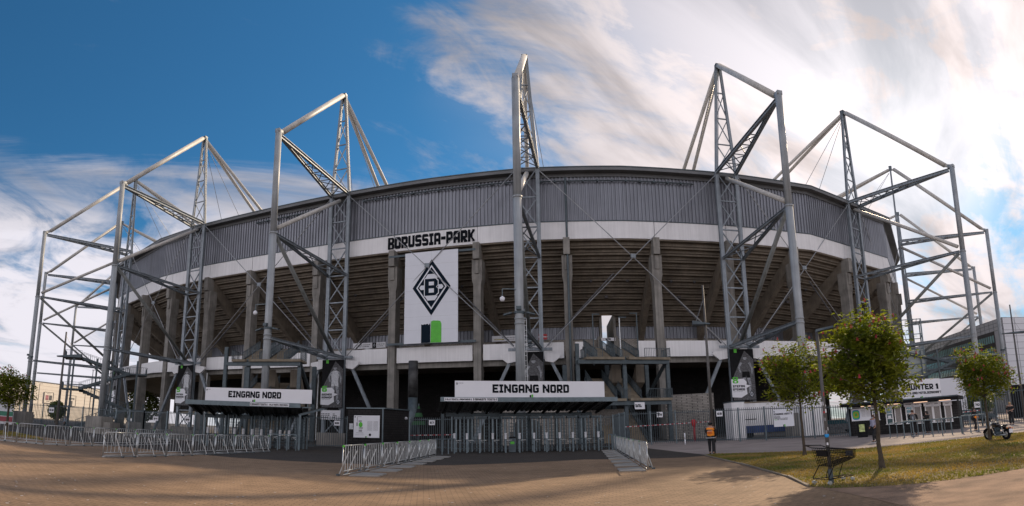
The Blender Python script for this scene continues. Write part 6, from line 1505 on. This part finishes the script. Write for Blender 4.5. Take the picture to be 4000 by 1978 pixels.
mb = MB(); mb.tube((-.1, -.16, .46), (.1, -.19, .24), .028, n=8).tube((.1, -.19, .24), (.92, -.20, .30), .045, n=10); mb.obj('exhaust', 'galvl', t, True)
mb = MB(); mb.tube((-.44, -.36, 1.12), (-.40, -.12, 1.05), .014, n=6).tube((-.40, -.12, 1.05), (-.40, .12, 1.05), .014, n=6).tube((-.40, .12, 1.05), (-.44, .36, 1.12), .014, n=6); mb.obj('handlebar', 'galvl', t, True)
for s_ in (-1, 1):
    MB().tube((-.42, s_ * .30, 1.12), (-.40, s_ * .34, 1.34), .008, n=5).ball((-.40, s_ * .34, 1.40), .075, 12, 8, (.25, .9, 1.15)).obj('mirror', 'galvl', t, True)
MB().ball((-.56, 0, .96), .10, 12, 8, (.8, 1, 1)).obj('headlight', 'galvl', t, True)
MB().ball((1.04, 0, .70), .05, 10, 6).obj('tail_light', 'red', t, True)
for s_ in (-1, 1): MB().ball((1.0, s_ * .16, .68), .035, 8, 6).obj('indicator', 'orange', t, True)
MB().box((1.09, 0, .52), (.02, .20, .22)).obj('number_plate', 'sign', t)
mb = MB()
for s_ in (-.14, .14): mb.tube((.72, s_, .36), (.52, s_, .76), .026, n=8)
mb.obj('shock_absorbers', 'galvl', t, True); MB().tube((.0, .12, .3), (-.08, .30, .0), .015, n=6).obj('side_stand', 'galvd', t)
t.rotation_euler = (R(-6), 0, R(-101))
# ------------------------------------------------------------------ shopping cart
p = G(3268, 1888); t = thing('shopping_cart', 'empty black wire shopping cart standing by the near lamp post', 'shopping cart', (p.x + .06, p.y + .10, 0), R(13))
t.scale = (.92, .92, .92)
bw = .26
def cpt(f, y, top):   # basket: f 0 rear .. 1 front
    w_ = bw * (1 - .28 * f); x = -.42 + .95 * f if top else -.28 + .78 * f; z = (1.00 - .14 * f) if top else (.48 + .16 * f); return Vector((x, y * w_, z))
mb = MB(); n = 18
for s_ in (-1, 1):
    for k in range(n + 1): mb.tube(cpt(k / n, s_, True), cpt(k / n, s_, False), .0065, n=4, cap=False)
    for j in range(8): f = j / 7; a = cpt(0, s_, False).lerp(cpt(0, s_, True), f); b = cpt(1, s_, False).lerp(cpt(1, s_, True), f); mb.tube(a, b, .0065, n=4, cap=False)
for k in range(9):
    y = -1 + 2 * k / 8; mb.tube(cpt(0, y, False), cpt(1, y, False), .0065, n=4, cap=False); mb.tube(cpt(1, y, False), cpt(1, y, True), .0065, n=4, cap=False); mb.tube(cpt(0, y, False), cpt(0, y, True), .0065, n=4, cap=False)
for k in range(9): f = k / 8; mb.tube(cpt(f, -1, False), cpt(f, 1, False), .0065, n=4, cap=False)
for j in range(8): f = j / 7; mb.tube(cpt(1, -1, False).lerp(cpt(1, -1, True), f), cpt(1, 1, False).lerp(cpt(1, 1, True), f), .0065, n=4, cap=False)
mb.obj('wire_basket', 'black', t)
mb = MB()
for s_ in (-1, 1): mb.tube(cpt(0, s_, True), cpt(1, s_, True), .013, n=8)
mb.tube(cpt(1, -1, True), cpt(1, 1, True), .013, n=8); mb.obj('basket_rim', 'black', t, True)
for s_ in (-1, 1): MB().tube(cpt(0, s_, True), (-.62, s_ * bw, 1.08), .012, n=8).obj('handle_arm', 'black', t)
MB().tube((-.62, -bw, 1.08), (-.62, bw, 1.08), .022, n=10).obj('push_handle', 'gloss', t, True)
MB().hexa([(-.38, -.16, .76), (-.32, -.16, .75), (-.32, .16, .75), (-.38, .16, .76), (-.40, -.16, .93), (-.34, -.16, .92), (-.34, .16, .92), (-.40, .16, .93)]).obj('child_seat', 'black', t)
MB().box((.50, 0, .76), (.02, .22, .15)).obj('front_panel', 'greyd', t)
mb = MB()
for s_ in (-1, 1):
    mb.path([Vector((-.26, s_ * .24, .50)), Vector((-.46, s_ * .25, .20)), Vector((-.46, s_ * .25, .15)), Vector((.42, s_ * .15, .15))], .012, 8); mb.path([Vector((.05, s_ * .2, .52)), Vector((-.12, s_ * .2, .16))], .010, 6)
for x_ in (-.46, -.2, .05, .25, .42): w_ = .25 - .1 * (x_ + .46) / .88; mb.tube((x_, -w_, .15), (x_, w_, .15), .008, n=6)
mb.obj('undercarriage', 'black', t)
for x_, y_ in ((-.44, .25), (-.44, -.25), (.38, .15), (.38, -.15)):
    MB().lathe((x_, y_ - .018, .055), [(0, 0), (.055, 0), (.055, .036), (0, .036)], 14, 'y').obj('castor', 'galvl', t)
# little litter specks and leaves on the paving
rn = random.Random(9); mb = MB()
for k in range(170):
    u, v = rn.uniform(0, 3300), rn.uniform(1810, 1975); q = G(u, v)
    if q.x > 6: continue
    a = rn.uniform(0, 6); l = rn.uniform(.012, .035); mb.face([(q.x + l * math.cos(a + j * 1.57), q.y + l * math.sin(a + j * 1.57), .006) for j in range(4)])
o = mb.obj('litter', 'greyl'); o['kind'] = 'stuff'; o['label'] = 'tiny pale specks scattered over the paving'; o['category'] = 'litter'
